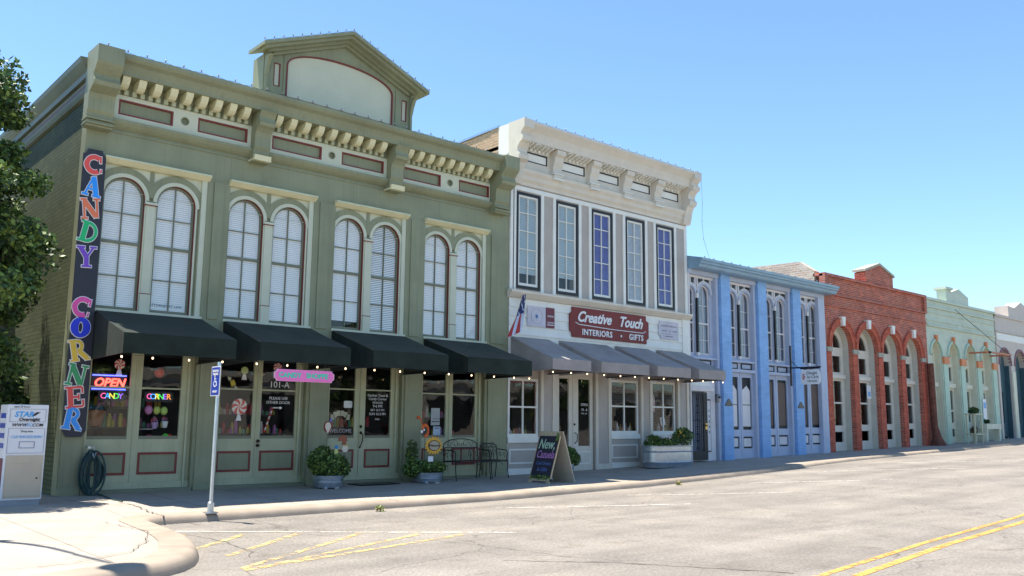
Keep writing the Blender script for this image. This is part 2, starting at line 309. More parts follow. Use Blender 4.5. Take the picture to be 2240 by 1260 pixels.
# paint on the road
def stripe(b, x0, y0, x1, y1, w, mi=0, n=6):
    d = Vector((x1 - x0, y1 - y0)).normalized() * (w / 2); px, py = -d.y, d.x
    for i in range(n):
        q = []
        for t in (i / n, (i + 1) / n):
            x = x0 + (x1 - x0) * t; y = y0 + (y1 - y0) * t; q.append(((x + px, y + py), (x - px, y - py)))
        c = [q[0][0], q[0][1], q[1][1], q[1][0]]; b.add([(x, y, road_z(x, y) + .005) for x, y in c], [(0, 1, 2, 3)], mi)
def paintmat(name, col, wear):
    m = mat(name, col, .7, .12, 3); t = m.node_tree; N = t.nodes.new; L = t.links.new; geo = N('ShaderNodeNewGeometry'); n = N('ShaderNodeTexNoise'); n.inputs['Scale'].default_value = 9; n.inputs['Detail'].default_value = 8; n.inputs['Roughness'].default_value = .75
    L(geo.outputs['Position'], n.inputs['Vector']); r = N('ShaderNodeValToRGB'); L(n.outputs[0], r.inputs[0]); r.color_ramp.elements[0].position = wear - .04; r.color_ramp.elements[1].position = wear + .06
    L(r.outputs[0], t.nodes['Principled BSDF'].inputs['Alpha']); return m
YEL = paintmat('worn_yellow_paint', (.60, .42, .17), .49); YEL2 = paintmat('yellow_paint', (.66, .31, .07), .44); WHT = paintmat('worn_white_paint', (.6, .58, .54), .46)
b = MB(); stripe(b, 2.2, -12.75, 8, -11.98, .09, 1, 8); stripe(b, 8, -11.98, 24, -10.8, .09, 1, 16); stripe(b, 2.2, -13.05, 8, -12.26, .11, 1, 8); stripe(b, 8, -12.26, 24, -11.06, .11, 1, 16)
b.build('centre_line', [YEL, YEL2])['kind'] = 'structure'
b = MB()
for a in ((-.05, -5.62, .32, -5.18), (-.12, -6.62, .97, -5.66), (-.02, -7.34, 1.6, -6.02), (-.30, -8.3, 2.25, -6.55), (-.2, -8.38, 2.95, -7.05), (-.33, -8.42, 3.45, -7.45)): stripe(b, *a, .10, 0, 5)
b.build('hatch_marking', YEL)['kind'] = 'structure'
b = MB(); stripe(b, .07, -4.67, 4.15, -7.75, .07, 0, 8); stripe(b, .55, -5.07, 3.5, -7.32, .04, 1, 4)
stripe(b, 6.2, -4.9, 9.8, -6.6, .07, 0, 5); stripe(b, 10.2, -4.6, 13.5, -6.6, .06, 0, 5); stripe(b, 14.5, -4.6, 18, -6.8, .06, 0, 5); stripe(b, 19, -4.3, 23, -6.6, .06, 0, 5); stripe(b, 24, -4.1, 28, -6.3, .06, 0, 5)
b.build('parking_line', [WHT, YEL])['kind'] = 'structure'
CRACK = mat('dark_crack', (.15, .13, .11), .9, .3)
b = MB()
def crack(pts, w=.018, f=road_z):
    for p, q in zip(pts, pts[1:]):
        d = Vector((q[0] - p[0], q[1] - p[1])); n = max(2, int(d.length / .12)); pr = None; e = Vector((-d.y, d.x)).normalized()
        for i in range(n + 1):
            c = Vector(p) + d * (i / n) + e * rnd.uniform(-.03, .03); ww = w * rnd.uniform(.25, .9)
            cur = [(c.x + e.x * ww / 2, c.y + e.y * ww / 2), (c.x - e.x * ww / 2, c.y - e.y * ww / 2)]
            if pr: b.add([(x, y, f(x, y) + .007) for x, y in (pr[0], pr[1], cur[1], cur[0])], [(0, 1, 2, 3)])
            pr = cur
crack([(2.3, -9.6), (3.2, -10.5), (4.2, -12.2)], .045); crack([(.3, -5.2), (.45, -6.2), (.35, -7.2), (.1, -7.6)], .02); crack([(5.0, -6.1), (5.4, -6.5), (5.9, -6.45)], .025)
crack([(2.6, -7.2), (2.9, -8.4), (3.1, -9.9)], .02); crack([(.9, -4.3), (.86, -4.05)], .03)
wf = lambda x, y: -.043
crack([(.55, -1.25), (.62, -2.3), (.5, -3.3), (.47, -4.0)], .035, lambda x, y: walk_z(x, y) + .0); crack([(-.5, -4.3), (-.35, -5.6), (-.7, -6.6), (-1.2, -7.4), (-2.2, -7.9)], .02, wf); crack([(-2.1, -5.9), (-1.2, -6.7), (-.4, -7.4)], .012, wf)
for X in (4.8, 9.3, 14.0): crack([(X, ky(X) + .42), (X, ky(X) + .03)], .02, lambda x, y: kz(x) + .003)
b.build('crack', CRACK)['kind'] = 'structure'
# ------------------------------------------------------------------ window builder (frame > blind, glass)
def window(par, x0, x1, z0, z1, y, fm, bars_v=1, bars_h=(), fw=.05, bw=.022, rail=None, arched=False, backing=None, slats=True, name='window', glass=True, bz=None, slit=0, cover=1.):
    """y = front of the frame; arched: z1 is the spring line"""
    mk = (lambda a, b, c, d: arch(a, b, c, d)) if arched else (lambda a, b, c, d: rect(a, b, c, d))
    b = MB(); d = .05; top = z1 + (x1 - x0) / 2 if arched else z1
    b.plate(mk(x0, x1, z0, z1), [mk(x0 + fw, x1 - fw, z0 + fw * 1.3, z1 - (0 if arched else fw))], y, y + d)
    xm = (x0 + x1) / 2
    for i in range(bars_v):
        x = x0 + (x1 - x0) * (i + 1) / (bars_v + 1); b.box(x - bw / 2, x + bw / 2, y + .005, y + d - .005, z0 + fw, top - fw * .9)
    for h in bars_h: b.box(x0 + fw * .9, x1 - fw * .9, y + .008, y + d - .008, h - bw / 2, h + bw / 2)
    if rail: b.box(x0 + fw * .8, x1 - fw * .8, y + .002, y + d - .002, rail - .028, rail + .028)
    w = b.build(name, fm, par)
    if glass:
        g = MB(); g.v = [(p[0], y + .028, p[1]) for p in mk(x0 + fw * .7, x1 - fw * .7, z0 + fw * .7, z1 - (0 if arched else fw * .7))]; g.f = [tuple(range(len(g.v)))]; g.m = [0]; g.build('glass', GLASS, w)
    if backing:
        b = MB(); yb = y + .045; lo = bz or z0 + fw
        if slats:
            h = lo
            while h < top - fw:
                hw = (x1 - x0) / 2 - fw * .7
                if arched and h > z1 - .02: hw = sqrt(max(0, ((x1 - x0) / 2 - fw * .7) ** 2 - (h - z1) ** 2))
                if hw > .03: b.add([(xm - hw, yb, h), (xm + hw, yb, h), (xm + hw, yb + .008 + slit * .008, h + .041 - slit * .014), (xm - hw, yb + .008 + slit * .008, h + .041 - slit * .014)], [(0, 1, 2, 3)])
                h += .043
            b.build('blind', backing, w)
        else:
            pts = []; n = 24
            for i in range(n + 1):
                x = x0 + fw * .6 + (x1 - x0 - fw * 1.2) * cover * i / n; pts.append((x, yb + .02 * sin(i * 1.9)))
            for p, q in zip(pts, pts[1:]): b.add([(p[0], p[1], lo), (q[0], q[1], lo), (q[0], q[1], top - fw * .5), (p[0], p[1], top - fw * .5)], [(0, 1, 2, 3)])
            b.build('curtain', backing, w)
    return w
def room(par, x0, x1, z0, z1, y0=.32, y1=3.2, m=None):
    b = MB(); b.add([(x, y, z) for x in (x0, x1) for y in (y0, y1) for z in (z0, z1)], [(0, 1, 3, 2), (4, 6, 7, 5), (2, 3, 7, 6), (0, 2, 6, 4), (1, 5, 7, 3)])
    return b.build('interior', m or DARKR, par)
# ================================================================== 1. GREEN CORNER SHOP
gb = thing('corner_shop', (0, 0, 0), 'green two-storey corner shop with cream arched upper windows and a pedimented cornice', 'building')
BX = [(.39, 2.43), (2.91, 4.90), (5.45, 7.43), (8.0, 9.99)]
holes = [rect(a, b, 3.42, 6.40) for a, b in BX] + [rect(a + (.02), b, .06, 3.22) for a, b in BX]
b = MB(); b.plate(rect(0, 10.76, 0, 8.02), holes, 0, .3); 
b.box(0, 10.76, .3, 14, 7.8, 7.85); b.build('wall', GREEN, gb)
b = MB(); b.box(0, .25, .3, 14, -.05, 8.0); b.build('side_wall', GBRICK, gb)
b = MB(); b.box(.25, 10.6, 13.6, 14, 0, 9.0); b.box(10.5, 10.76, .3, 14, 0, 8.0); b.build('rear_wall', GBRICK, gb)
b = MB()                                                # pilaster boards and joints
for a, c in ((.02, .36), (2.5, 2.84), (4.98, 5.38), (7.5, 7.94), (10.08, 10.7)):
    b.box(a, c, -.03, -.001, .12, 3.3); b.box(a + .06, c - .06, -.03, -.001, 3.42, 6.3)
    b.box(a - .02, c + .02, -.055, -.0015, 0, .14)
b.box(.01, 10.75, -.025, -.0012, 6.9, 6.93)
for x in (2.9, 5.9, 8.4): b.box(x, x + .012, -.006, -.0008, 6.42, 6.9)
b.build('pilaster', GREEN, gb, bevel=.006)
# cornice
b = MB(); b.prism([(0, 7.94), (0, 8.33), (-.62, 8.31), (-.62, 8.24), (-.58, 8.19), (-.50, 8.14), (-.46, 8.06), (-.44, 8.0), (-.44, 7.94)], 'x', .36, 10.06)
b.prism([(-.001, 6.97), (-.001, 7.16), (-.16, 7.15), (-.16, 7.10), (-.11, 7.04), (-.06, 7.0)], 'x', .02, 10.5)
b.box(.36, 10.06, -.03, -.0015, 7.665, 7.94)
cornice = b.build('cornice', GREEN, gb)
# side cornice (return along the side street)
b = MB(); b.prism([(0, 7.86), (-.08, 7.88), (-.08, 8.0), (-.12, 8.06), (-.19, 8.18), (-.21, 8.27), (0, 8.28)], 'y', .02, 14)
b.prism([(0, 7.5), (-.05, 7.52), (-.08, 7.6), (-.09, 7.66), (0, 7.68)], 'y', .02, 14, 0); b.box(-.02, -.001, .02, 14, 7.68, 7.86, 1); b.box(-.03, -.0205, .02, 14, 7.75, 7.79, 2)
b.build('side_cornice', [SASH, GREEN, DRED], gb)
b = MB(); b.prism([(.01, 7.9), (.01, 8.27), (.28, 8.27), (.28, 7.9)], 'y', .3, 14); b.build('parapet', GREEN, gb)
BR = [(0, 6.86), (-.22, 6.86), (-.24, 6.98), (-.2, 7.0), (-.22, 7.12), (-.26, 7.18), (-.26, 7.40), (-.29, 7.50), (-.36, 7.57), (-.44, 7.61), (-.47, 7.68), (-.44, 7.73), (-.42, 7.80), (-.46, 7.86), (-.52, 7.93), (0, 7.93)]
for a in (3.28, 6.76):
    b = MB(); b.prism(BR, 'x', a, a + .36); o = b.build('bracket', GREEN, gb)
    c = MB(); c.prism([(-.23, 6.90), (-.30, 6.90), (-.32, 6.99), (-.24, 7.0)], 'x', a - .01, a + .37); c.box(a - .02, a + .38, -.3, -.0, 6.88, 6.915); c.build('foot_block', CREAM, o)
BR2 = BR[:8] + [(-.40, 7.55), (-.50, 7.60), (-.53, 7.68), (-.48, 7.76), (-.47, 7.82), (-.56, 7.90), (-.63, 7.97), (-.66, 8.02), (-.66, 8.34), (0, 8.36)]
for a in (-.09, 10.05):
    b = MB(); b.prism([(p[0] - (.02 if p[0] else 0), p[1]) for p in BR2], 'x', a, a + .48); o = b.build('corner_bracket', GREEN, gb)
    c = MB(); c.box(a - .015, a + .495, -.31, -.001, 6.9, 6.93); c.box(a - .015, a + .495, -.31, -.001, 6.99, 7.02); c.build('moulding', GREEN, o)
# frieze boards with red-framed panels and a roundel each; modillions and dentils above
FR = [(.42, 3.28, (.53, 1.60), 1.84, (2.11, 3.2)), (3.66, 6.76, (3.77, 5.0), 5.26, (5.52, 6.68)), (7.14, 10.03, (7.24, 8.40), 8.69, (8.98, 10.0))]
for a, c, p, cx, q in FR:
    b = MB(); P = [(p[0], p[1]), (q[0], q[1])]
    b.plate(rect(a, c, 7.17, 7.665), [rect(u, v - .0, 7.27, 7.58) for u, v in P] + [circ(cx, 7.43, .085)], -.055, -.0015); o = b.build('frieze_board', PANEL, gb)
    for u, v in P:
        b = MB(); b.plate(rect(u, v, 7.27, 7.58), [rect(u + .035, v - .035, 7.302, 7.548)], -.052, -.003); b.build('panel_frame', DRED, o)
    b = MB(); b.ring(cx, 7.43, .07, .087, 0, 360, -.065, -.01); b.build('roundel', GREEN, o)
    n = 9; st = (c - a - .06) / n
    for i in range(n):
        x = a + .05 + st * i
        b = MB(); b.prism([(-.031, 7.77), (-.17, 7.735), (-.26, 7.75), (-.33, 7.80), (-.38, 7.87), (-.40, 7.938), (-.031, 7.938)], 'x', x, x + .145); b.build('modillion', CREAM, gb)
    x = a + .02; first = None
    while x < c - .08:
        if first is None: first = MB().box(x, x + .08, -.12, -.031, 7.667, 7.765).build('dentil', GREEN2, gb); x0_ = x
        else: o = first.copy(); COL.objects.link(o); o.location.x = x - x0_
        x += st / 2
# pediment
b = MB(); body = [(3.55, 7.9), (7.5, 7.9), (7.5, 9.5), (5.55, 10.28), (3.55, 9.5)]
ap = [(4.1, 8.6), (6.98, 8.6), (6.98, 9.36)] + [(5.54 + 1.44 * cos(pi * i / 20), 9.36 + .44 * sin(pi * i / 20)) for i in range(1, 20)] + [(4.1, 9.36)]
def shrink(pts, d, c): return [(p[0] + (c[0] - p[0]) * d / hypot(p[0] - c[0], p[1] - c[1]), p[1] + (c[1] - p[1]) * d / hypot(p[0] - c[0], p[1] - c[1])) for p in pts]
b.plate(body, [ap, rect(3.8, 3.95, 8.78, 9.32), rect(7.24, 7.39, 8.78, 9.32)], .1, .16); b.box(3.55, 7.5, .16, .62, 7.9, 9.45); b.prism([(3.55, 9.45), (7.5, 9.45), (5.55, 10.28)], 'y', .16, .62)
ped = b.build('pediment', GREEN, gb)
b = MB(); b.prism(ap, 'y', .13, .155); b.box(3.8, 3.95, .13, .155, 8.78, 9.32); b.box(7.24, 7.39, .13, .155, 8.78, 9.32); b.build('pediment_panel', PANEL, ped)
b = MB(); b.plate(ap, [shrink(ap, .035, (5.54, 9.0))], .088, .135)
for a in (3.8, 7.24): b.plate(rect(a, a + .15, 8.78, 9.32), [rect(a + .014, a + .136, 8.794, 9.306)], .09, .135)
b.build('panel_frame', DRED, ped)
b = MB()
for sgn in (-1, 1):
    def pt(t, h): return (5.58 + sgn * 2.22 * t, 10.48 - .90 * t + h)
    for (y0, h0, h1) in ((-.3, -.08, .0), (-.22, -.155, -.08), (-.08, -.22, -.155), (.02, -.29, -.22)):
        t1 = 1 if h0 == -.08 else (.97 if h0 == -.155 else (.9 if h0 == -.22 else .83))
        q = [pt(0, h0), pt(t1, h0), pt(t1, h1), pt(0, h1)]; b.prism(q, 'y', y0, .5 if y0 < -.25 else .099)
    x = 5.55 + sgn * 1.95
    b.prism([(p[0] * .5 + .08, 9.0 + p[1]) for p in [(0, -.1), (-.1, 0), (-.2, .15), (-.35, .3), (-.55, .38), (0, .4)]], 'x', x - .04, x + .04)
    b.box(5.55 + sgn * 1.95 - .03, 5.55 + sgn * 1.95 + .03, .04, .098, 8.5, 9.5)
for x in (4.04, 7.06): b.box(x - .012, x + .012, .075, .098, 8.5, 9.55)
b.build('rake_cornice', GREEN, ped)
# upper bays
for bi, (a, c) in enumerate(BX):
    w0 = a + .02; pr = [(w0, w0 + .79), (w0 + 1.02, w0 + 1.81)]
    b = MB(); zs = 5.67; full = rect(a - .01, c + .01, 3.42, 6.41)
    hs = [arch(p, q, 3.46, zs) for p, q in pr]; b.plate(full, hs, .10, .15)
    for wi, (p, q) in enumerate(pr):
        cx = (p + q) / 2; b.ring(cx, zs, .47, .60, 8, 172, .06 - .002 * wi, .101 - .0004 * wi); b.box(cx - .03, cx + .03, .07, .101, zs + .56, 6.32)
    xm = (pr[0][1] + pr[1][0]) / 2; b.box(xm - .04, xm + .04, .065, .101, zs + .2, 6.32)
    sur = b.build('window_surround', GREEN, gb)
    b = MB()
    sp = rect(a, c, zs + .12, 6.3); b.plate(sp, [arch(p - .08, q + .08, zs + .1, zs + .101, ez=1.) if 0 else [(p + .39 + .47 * cos(radians(t)), zs + .47 * sin(radians(t))) for t in range(166, 13, -8)] for p, q in pr], .085, .1005)
    b.build('spandrel_panel', PANEL, sur)
    b = MB()
    for wi, (p, q) in enumerate(pr):
        cx = (p + q) / 2; b.ring(cx, zs, .395, .47, 0, 180, .045 - .002 * wi, .1015 - .0003 * wi); b.box(p - .02, p, .05, .1015, 3.46, zs); b.box(q, q + .035, .05, .1015, 3.46, zs)
    b.box(xm - .085, xm + .085, .03, .1015, 3.44, zs - .08); b.box(xm - .12, xm + .12, .0, .1015, zs - .08, zs - .03); b.box(xm - .1, xm + .1, -.0, .1015, 3.42, 3.8)
    b.box(c - .11, c, .02, .1015, 3.42, 6.28); b.build('arch_trim', PANEL, sur)
    b = MB()
    for p, q in pr:
        cx = (p + q) / 2; b.ring(cx, zs, .386, .396, 0, 100, .06, .118); b.box(q - .009, q + .001, .06, .118, 3.46, zs); b.box(p - .001, p + .003, .06, .118, 3.46, zs)
    b.box(xm - .102, xm + .102, -.003, .09, 3.80, 3.815); b.box(xm - .122, xm + .122, -.003, .09, zs - .095, zs - .08); b.build('red_bead', DRED, sur)
    b = MB(); b.prism([(.10, 6.28), (.10, 6.41), (-.10, 6.40), (-.12, 6.36), (-.06, 6.32), (0, 6.28)], 'x', a - .03, c + .03); b.build('hood_moulding', CREAM, gb)
    b = MB(); b.box(a, c + .02, -.03, .1, 3.39, 3.45); b.build('sill', PANEL, gb)
    for wi, (p, q) in enumerate(pr):
        window(gb, p + .006, q - .006, 3.47, zs, .12, SASH, 1, (5.36, 4.12), .038, .016, 4.78, True, BLIND, True, slit=(.45 if (bi, wi) == (2, 1) else 0), bz=3.66 if (bi, wi) == (2, 0) else None)
b = MB(); b.box(.3, 10.5, .45, .47, 3.3, 6.5); b.build('dark_backing', DARKR, gb)  # dark sheet behind the windows, standing in for the unlit upstairs rooms
# shop fronts at street level
def shopfront(par, a, c, leaves, door, kick=True, tr=2.15, y=.12, zb=.14):
    b = MB(); hs = []
    for p, q in leaves: hs += [rect(p, q, 1.0, tr - .015), rect(p, q, tr + .015, 3.0)]
    b.plate(rect(a + .02, c, zb, 3.2), hs, y, y + .05)
    cx = (leaves[0][1] + leaves[1][0]) / 2
    b.box(cx - .016, cx + .016, y - .02, y, zb, 3.1, 0)
    b.box(a + .02, a + .07, y - .06, y, zb, 3.1); b.box(c - .13, c - .09, y - .06, y, .1, 3.1); b.box(a + .02, c, y - .04, y + .02, .04, zb + .05)
    o = b.build('shopfront_frame', GREEN2, par, bevel=.004)
    b = MB(); b.box(a - .0, c, -.09, y + .1, -.01, .07); b.build('threshold', SASH, o)
    for p, q in leaves:
        b = MB(); b.plate(rect(p + .01, q - .0, .33, .75), [rect(p + .05, q - .04, .375, .705)], y - .018, y - .0015, 0); b.box(p + .05, q - .04, y - .005, y - .001, .375, .705, 1)
        b.build('kick_panel', [DRED, GREEN], o)
        g = MB(); g.v = [(p - .005, y + .025, .99), (q + .005, y + .025, .99), (q + .005, y + .025, 3.0), (p - .005, y + .025, 3.0)]; g.f = [(0, 1, 2, 3)]; g.m = [0]; g.build('glass', GLASS, o)
        b = MB(); b.plate(rect(p, q, .985, 1.01 + .05), [], y + .012, y + .04); b.build('glazing_bead', SASH, o)
        if door: b = MB(); b.box(p - .05, q + .05, y - .008, y - .001, .155, .185); b.build('kick_plate', GALV, o)
    if door == 1:
        for z in (.95, .86): b = MB(); b.lathe([(.03, 0), (.035, .01), (.02, .03), (.03, .05), (.02, .065), (.001, .07)], 0, 0, 14); b.v = [(cx + .045 + p[0], y - .02 - p[2], z + p[1]) for p in b.v]; b.build('door_knob', BRONZE, o, True)
    if door == 2:
        b = MB(); b.tube([(cx + .03, y - .02, 1.12), (cx + .05, y - .08, 1.08), (cx + .045, y - .09, .95), (cx + .02, y - .06, .84), (cx + .01, y - .02, .78)], [.02, .013, .013, .012, .022], 8); b.ball((cx + .03, y - .02, 1.12), .035); b.ball((cx + .025, y - .02, 1.26), .035); b.build('door_handle', BRONZE, o, True)
    return o
L1 = [[(.46, 1.20), (1.42, 2.19)], [(2.98, 3.73), (3.92, 4.72)], [(5.53, 6.22), (6.50, 7.20)], [(8.12, 8.84), (9.05, 9.78)]]
for i, (a, c) in enumerate(BX): shopfront(gb, a, c, L1[i], (0, 1, 2, 0)[i], tr=(1.98, 2.02, 2.1, 2.07)[i])
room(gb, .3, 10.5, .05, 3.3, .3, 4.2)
b = MB()
for i in range(9): b.box(.6 + i * 1.1, 1.5 + i * 1.1, 3.3, 3.6, .1, 1.9 + .2 * (i % 2)); b.box(.62 + i * 1.1, 1.48 + i * 1.1, 3.2, 3.3, .9, .93); 
b.build('shop_shelving', SHELF, gb)

# ================================================================== 2. CREAM AND TAUPE SHOP
wb = thing('cream_shop', (14.7, 0, 0), 'cream and taupe two-storey shop with five tall black-framed windows', 'building')
WX = [(11.02, 11.91), (12.53, 13.42), (14.0, 14.9), (15.5, 16.39), (16.96, 17.84)]
b = MB(); b.plate(rect(10.79, 18.52, 4.9, 9.0), [rect(a + .03, c - .03, 5.03, 7.62) for a, c in WX], 0, .3); b.build('wall', TAUPE, wb)
b = MB()
edges = [10.79] + [v for w in WX for v in w] + [18.52]
for i in range(0, len(edges), 2):
    a, c = edges[i], edges[i + 1]
    b.box(a + (.02 if i else 0), a + .13, -.035, -.001, 4.9, 7.72); b.box(c - .13, c - (.02 if i < 10 else 0), -.035, -.001, 4.9, 7.72)
b.box(10.79, 18.52, -.034, -.0012, 7.7, 7.82); b.build('window_casing', WHITE, wb)
b = MB(); b.prism([(-.001, 7.86), (-.001, 8.30), (-.22, 8.28), (-.20, 8.2), (-.14, 8.12), (-.12, 8.02), (-.05, 7.94), (-.04, 7.86)], 'x', 10.79, 18.52)
b.box(10.79, 18.52, -.06, -.0015, 8.30, 8.48); b.prism([(-.001, 9.0), (-.001, 9.52), (-.62, 9.51), (-.62, 9.44), (-.56, 9.38), (-.46, 9.27), (-.42, 9.14), (-.40, 9.02)], 'x', 11.0, 18.3); b.build('cornice', OFFW, wb)
b = MB(); b.plate(rect(10.79, 18.52, 8.3, 9.0), [rect(a, a + .98, 8.55, 8.83) for a in (11.12, 12.65, 14.14, 15.62, 17.06)], -.08, -.062); b.build('frieze_board', OFFW, wb)
for a in (11.12, 12.65, 14.14, 15.62, 17.06):
    b = MB(); b.plate(rect(a, a + .98, 8.55, 8.83), [rect(a + .035, a + .945, 8.575, 8.79)], -.09, -.0614, 0); b.box(a + .02, a + .96, -.072, -.064, 8.56, 8.81, 1); b.build('frieze_panel', [BLACK, PANEL if 0 else WHITE], wb)
    x = a - .02; b = MB()
    for j in range(7): b.box(x + j * .155, x + j * .155 + .075, -.13, -.08, 8.88 - (.0 if j % 2 else .03), 9.0)
    for j in range(3): b.prism([(x + j * .36 + .02, 9.0), (x + j * .36 + .15, 9.0), (x + j * .36 + .085, 9.22)], 'y', -.38, -.09)
    for j in range(7): b.prism([(-.38, 9.02), (-.38, 8.98), (-.2, 8.92), (-.09, 8.9), (-.09, 9.02)], 'x', x + j * .155 + .02, x + j * .155 + .06)
    b.build('dentil_course', WHITE, wb)
WBR = [(0, 8.2), (-.24, 8.2), (-.26, 8.32), (-.2, 8.34), (-.22, 8.55), (-.28, 8.7), (-.3, 8.82), (-.38, 8.88), (-.40, 9.0), (0, 9.0)]
for a in (12.22, 13.72, 15.2, 16.68):
    b = MB(); b.prism(WBR, 'x', a, a + .34); o = b.build('bracket', OFFW, wb); b = MB(); b.box(a - .02, a + .36, -.29, -.001, 8.17, 8.21); b.box(a - .02, a + .36, -.28, -.001, 8.33, 8.36); b.build('foot_block', WHITE, o)
for a in (10.72, 18.22):
    P = [(0, 7.85), (-.14, 7.85), (-.2, 8.02), (-.24, 8.25), (-.3, 8.4), (-.42, 8.46), (-.44, 8.58), (-.36, 8.66), (-.36, 8.78), (-.46, 8.9), (-.56, 8.94), (-.58, 9.06), (-.5, 9.1), (-.5, 9.17), (-.6, 9.26), (-.64, 9.29), (-.64, 9.53), (0, 9.53)]
    b = MB(); b.prism(P, 'x', a, a + .36); b.build('corner_bracket', OFFW, wb)
b = MB(); b.box(10.785, 10.99, -.0, .5, 4.9, 9.55); b.box(10.992, 18.5, .001, .3, 9.0, 9.53); b.build('parapet', WHITE, wb)
b = MB(); b.box(10.79, 11.0, .5, 12, 0, 9.15); b.box(18.3, 18.52, .3, 12, 0, 9.3); b.box(10.79, 11.0, .5, .85, 9.15, 9.53); b.box(10.79, 18.5, .3, 12, 8.9, 9.0); b.box(10.8, 18.5, 11.9, 12.1, 0, 9.3); b.build('side_wall', CBRICK, wb)
b = MB(); b.prism([(.86, 9.1), (12, 9.1), (12, 9.2), (.86, 9.52)], 'x', 10.80, 10.9); b.build('side_parapet', CBRICK, wb)
b = MB(); b.prism([(.5, 9.54), (12, 9.24), (12, 9.3), (.5, 9.6)], 'x', 10.77, 11.02); b.build('coping', GALV, wb)
for i, (a, c) in enumerate(WX):
    b = MB(); b.plate(rect(a, c, 4.98, 7.66), [rect(a + .07, c - .07, 5.06, 7.59)], -.03, .03); o = b.build('window_frame', BLACK, wb)
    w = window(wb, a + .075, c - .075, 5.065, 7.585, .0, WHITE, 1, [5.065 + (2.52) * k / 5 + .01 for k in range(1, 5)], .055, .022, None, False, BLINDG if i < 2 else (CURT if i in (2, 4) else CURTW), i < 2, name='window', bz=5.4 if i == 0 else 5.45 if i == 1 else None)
b = MB(); b.box(10.95, 18.4, .3, .4, 4.9, 7.8); b.build('dark_backing', DARKR, wb)  # dark sheet in place of the unlit rooms behind these windows
b = MB(); b.prism([(-.001, 4.70), (-.001, 4.92), (-.2, 4.90), (-.2, 4.84), (-.14, 4.78), (-.08, 4.72)], 'x', 10.72, 18.56); b.build('belt_cornice', OFFW, wb)
b = MB(); z = 3.72
while z < 4.7: b.prism([(-.001, z), (-.028, z), (-.006, z + .24), (-.001, z + .24)], 'x', 10.79, 18.52); z += .245
b.box(10.79, 18.52, .0, .25, 3.2, 4.9); b.box(18.2, 18.54, -.05, -.0, 3.3, 4.72); b.build('clapboard_band', WHITE, wb)
# posts and shop windows
PO = [(10.79, 10.86), (11.95, 12.55), (14.12, 14.82), (16.12, 16.70), (17.9, 18.52)]
for i, (a, c) in enumerate(PO[1:]):
    b = MB(); b.box(a, c, .0, .22, sz(a) - .05, 3.25, 0); b.box(a + .02, a + .12, -.03, -.001, sz(a), 3.2, 1); b.box(c - .14, c - .02, -.03, -.001, sz(a), 3.2, 1); b.box(a, c, -.04, -.001, sz(a) - .02, sz(a) + .16, 1)
    b.build('post', [TAUPE, OFFW], wb)
def shopwin(par, a, c, z0, z1, base, y=.06, cols=(TAUPE, WHITE)):
    w = window(par, a, c, z0, z1, y, cols[1], 1, ((z0 + z1) / 2 + .02,), .07, .045, None, name='shop_window')
    b = MB(); b.box(a - .02, c + .02, y, y + .1, base, z0, 0); b.plate(rect(a + .06, c - .06, base + .28, z0 - .3), [rect(a + .1, c - .1, base + .32, z0 - .34)], y - .015, y - .001, 1); b.box(a - .02, c + .02, y - .05, y - .001, z0 - .14, z0 - .0, 1); b.box(a - .02, c + .02, y - .03, y - .001, base, base + .16, 1); MB().box(a - .02, c + .02, y, y + .1, z1, 3.25).build('transom_board', cols[0], par)
    b.build('bulkhead', cols, w); return w
shopwin(wb, 10.84, 11.94, 1.0, 2.56, .03); shopwin(wb, 14.84, 16.10, 1.08, 2.66, .1); shopwin(wb, 16.72, 17.88, 1.08, 2.68, .14)
b = MB(); b.plate(rect(12.56, 14.1, .06, 3.2), [rect(12.74, 13.12, .75, 2.62), rect(13.50, 13.98, .75, 2.62)], .06, .11); b.box(13.27, 13.30, .045, .06, .1, 2.7)
d = b.build('shop_door', OFFW, wb, bevel=.004)
for a, c in ((12.74, 13.12), (13.50, 13.98)):
    g = MB(); g.v = [(a, .085, .75), (c, .085, .75), (c, .085, 2.62), (a, .085, 2.62)]; g.f = [(0, 1, 2, 3)]; g.m = [0]; g.build('glass', GLASS, d)
    b = MB(); b.plate(rect(a, c, .25, .6), [rect(a + .03, c - .03, .28, .57)], .045, .0585); b.build('kick_panel', WHITE, d)
b = MB(); b.tube([(13.34, .04, 1.12), (13.37, -.03, 1.08), (13.37, -.03, .9), (13.34, .04, .82)], .013, 8); b.ball((13.33, .04, 1.35), .03); b.build('door_handle', BRONZE, d, True)
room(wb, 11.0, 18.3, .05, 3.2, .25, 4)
b = MB()
for i in range(6): b.box(11.2 + i * 1.2, 12.1 + i * 1.2, 3.0, 3.4, .2, 1.5 + .3 * (i % 3))
b.build('shop_shelving', SHELF, wb)

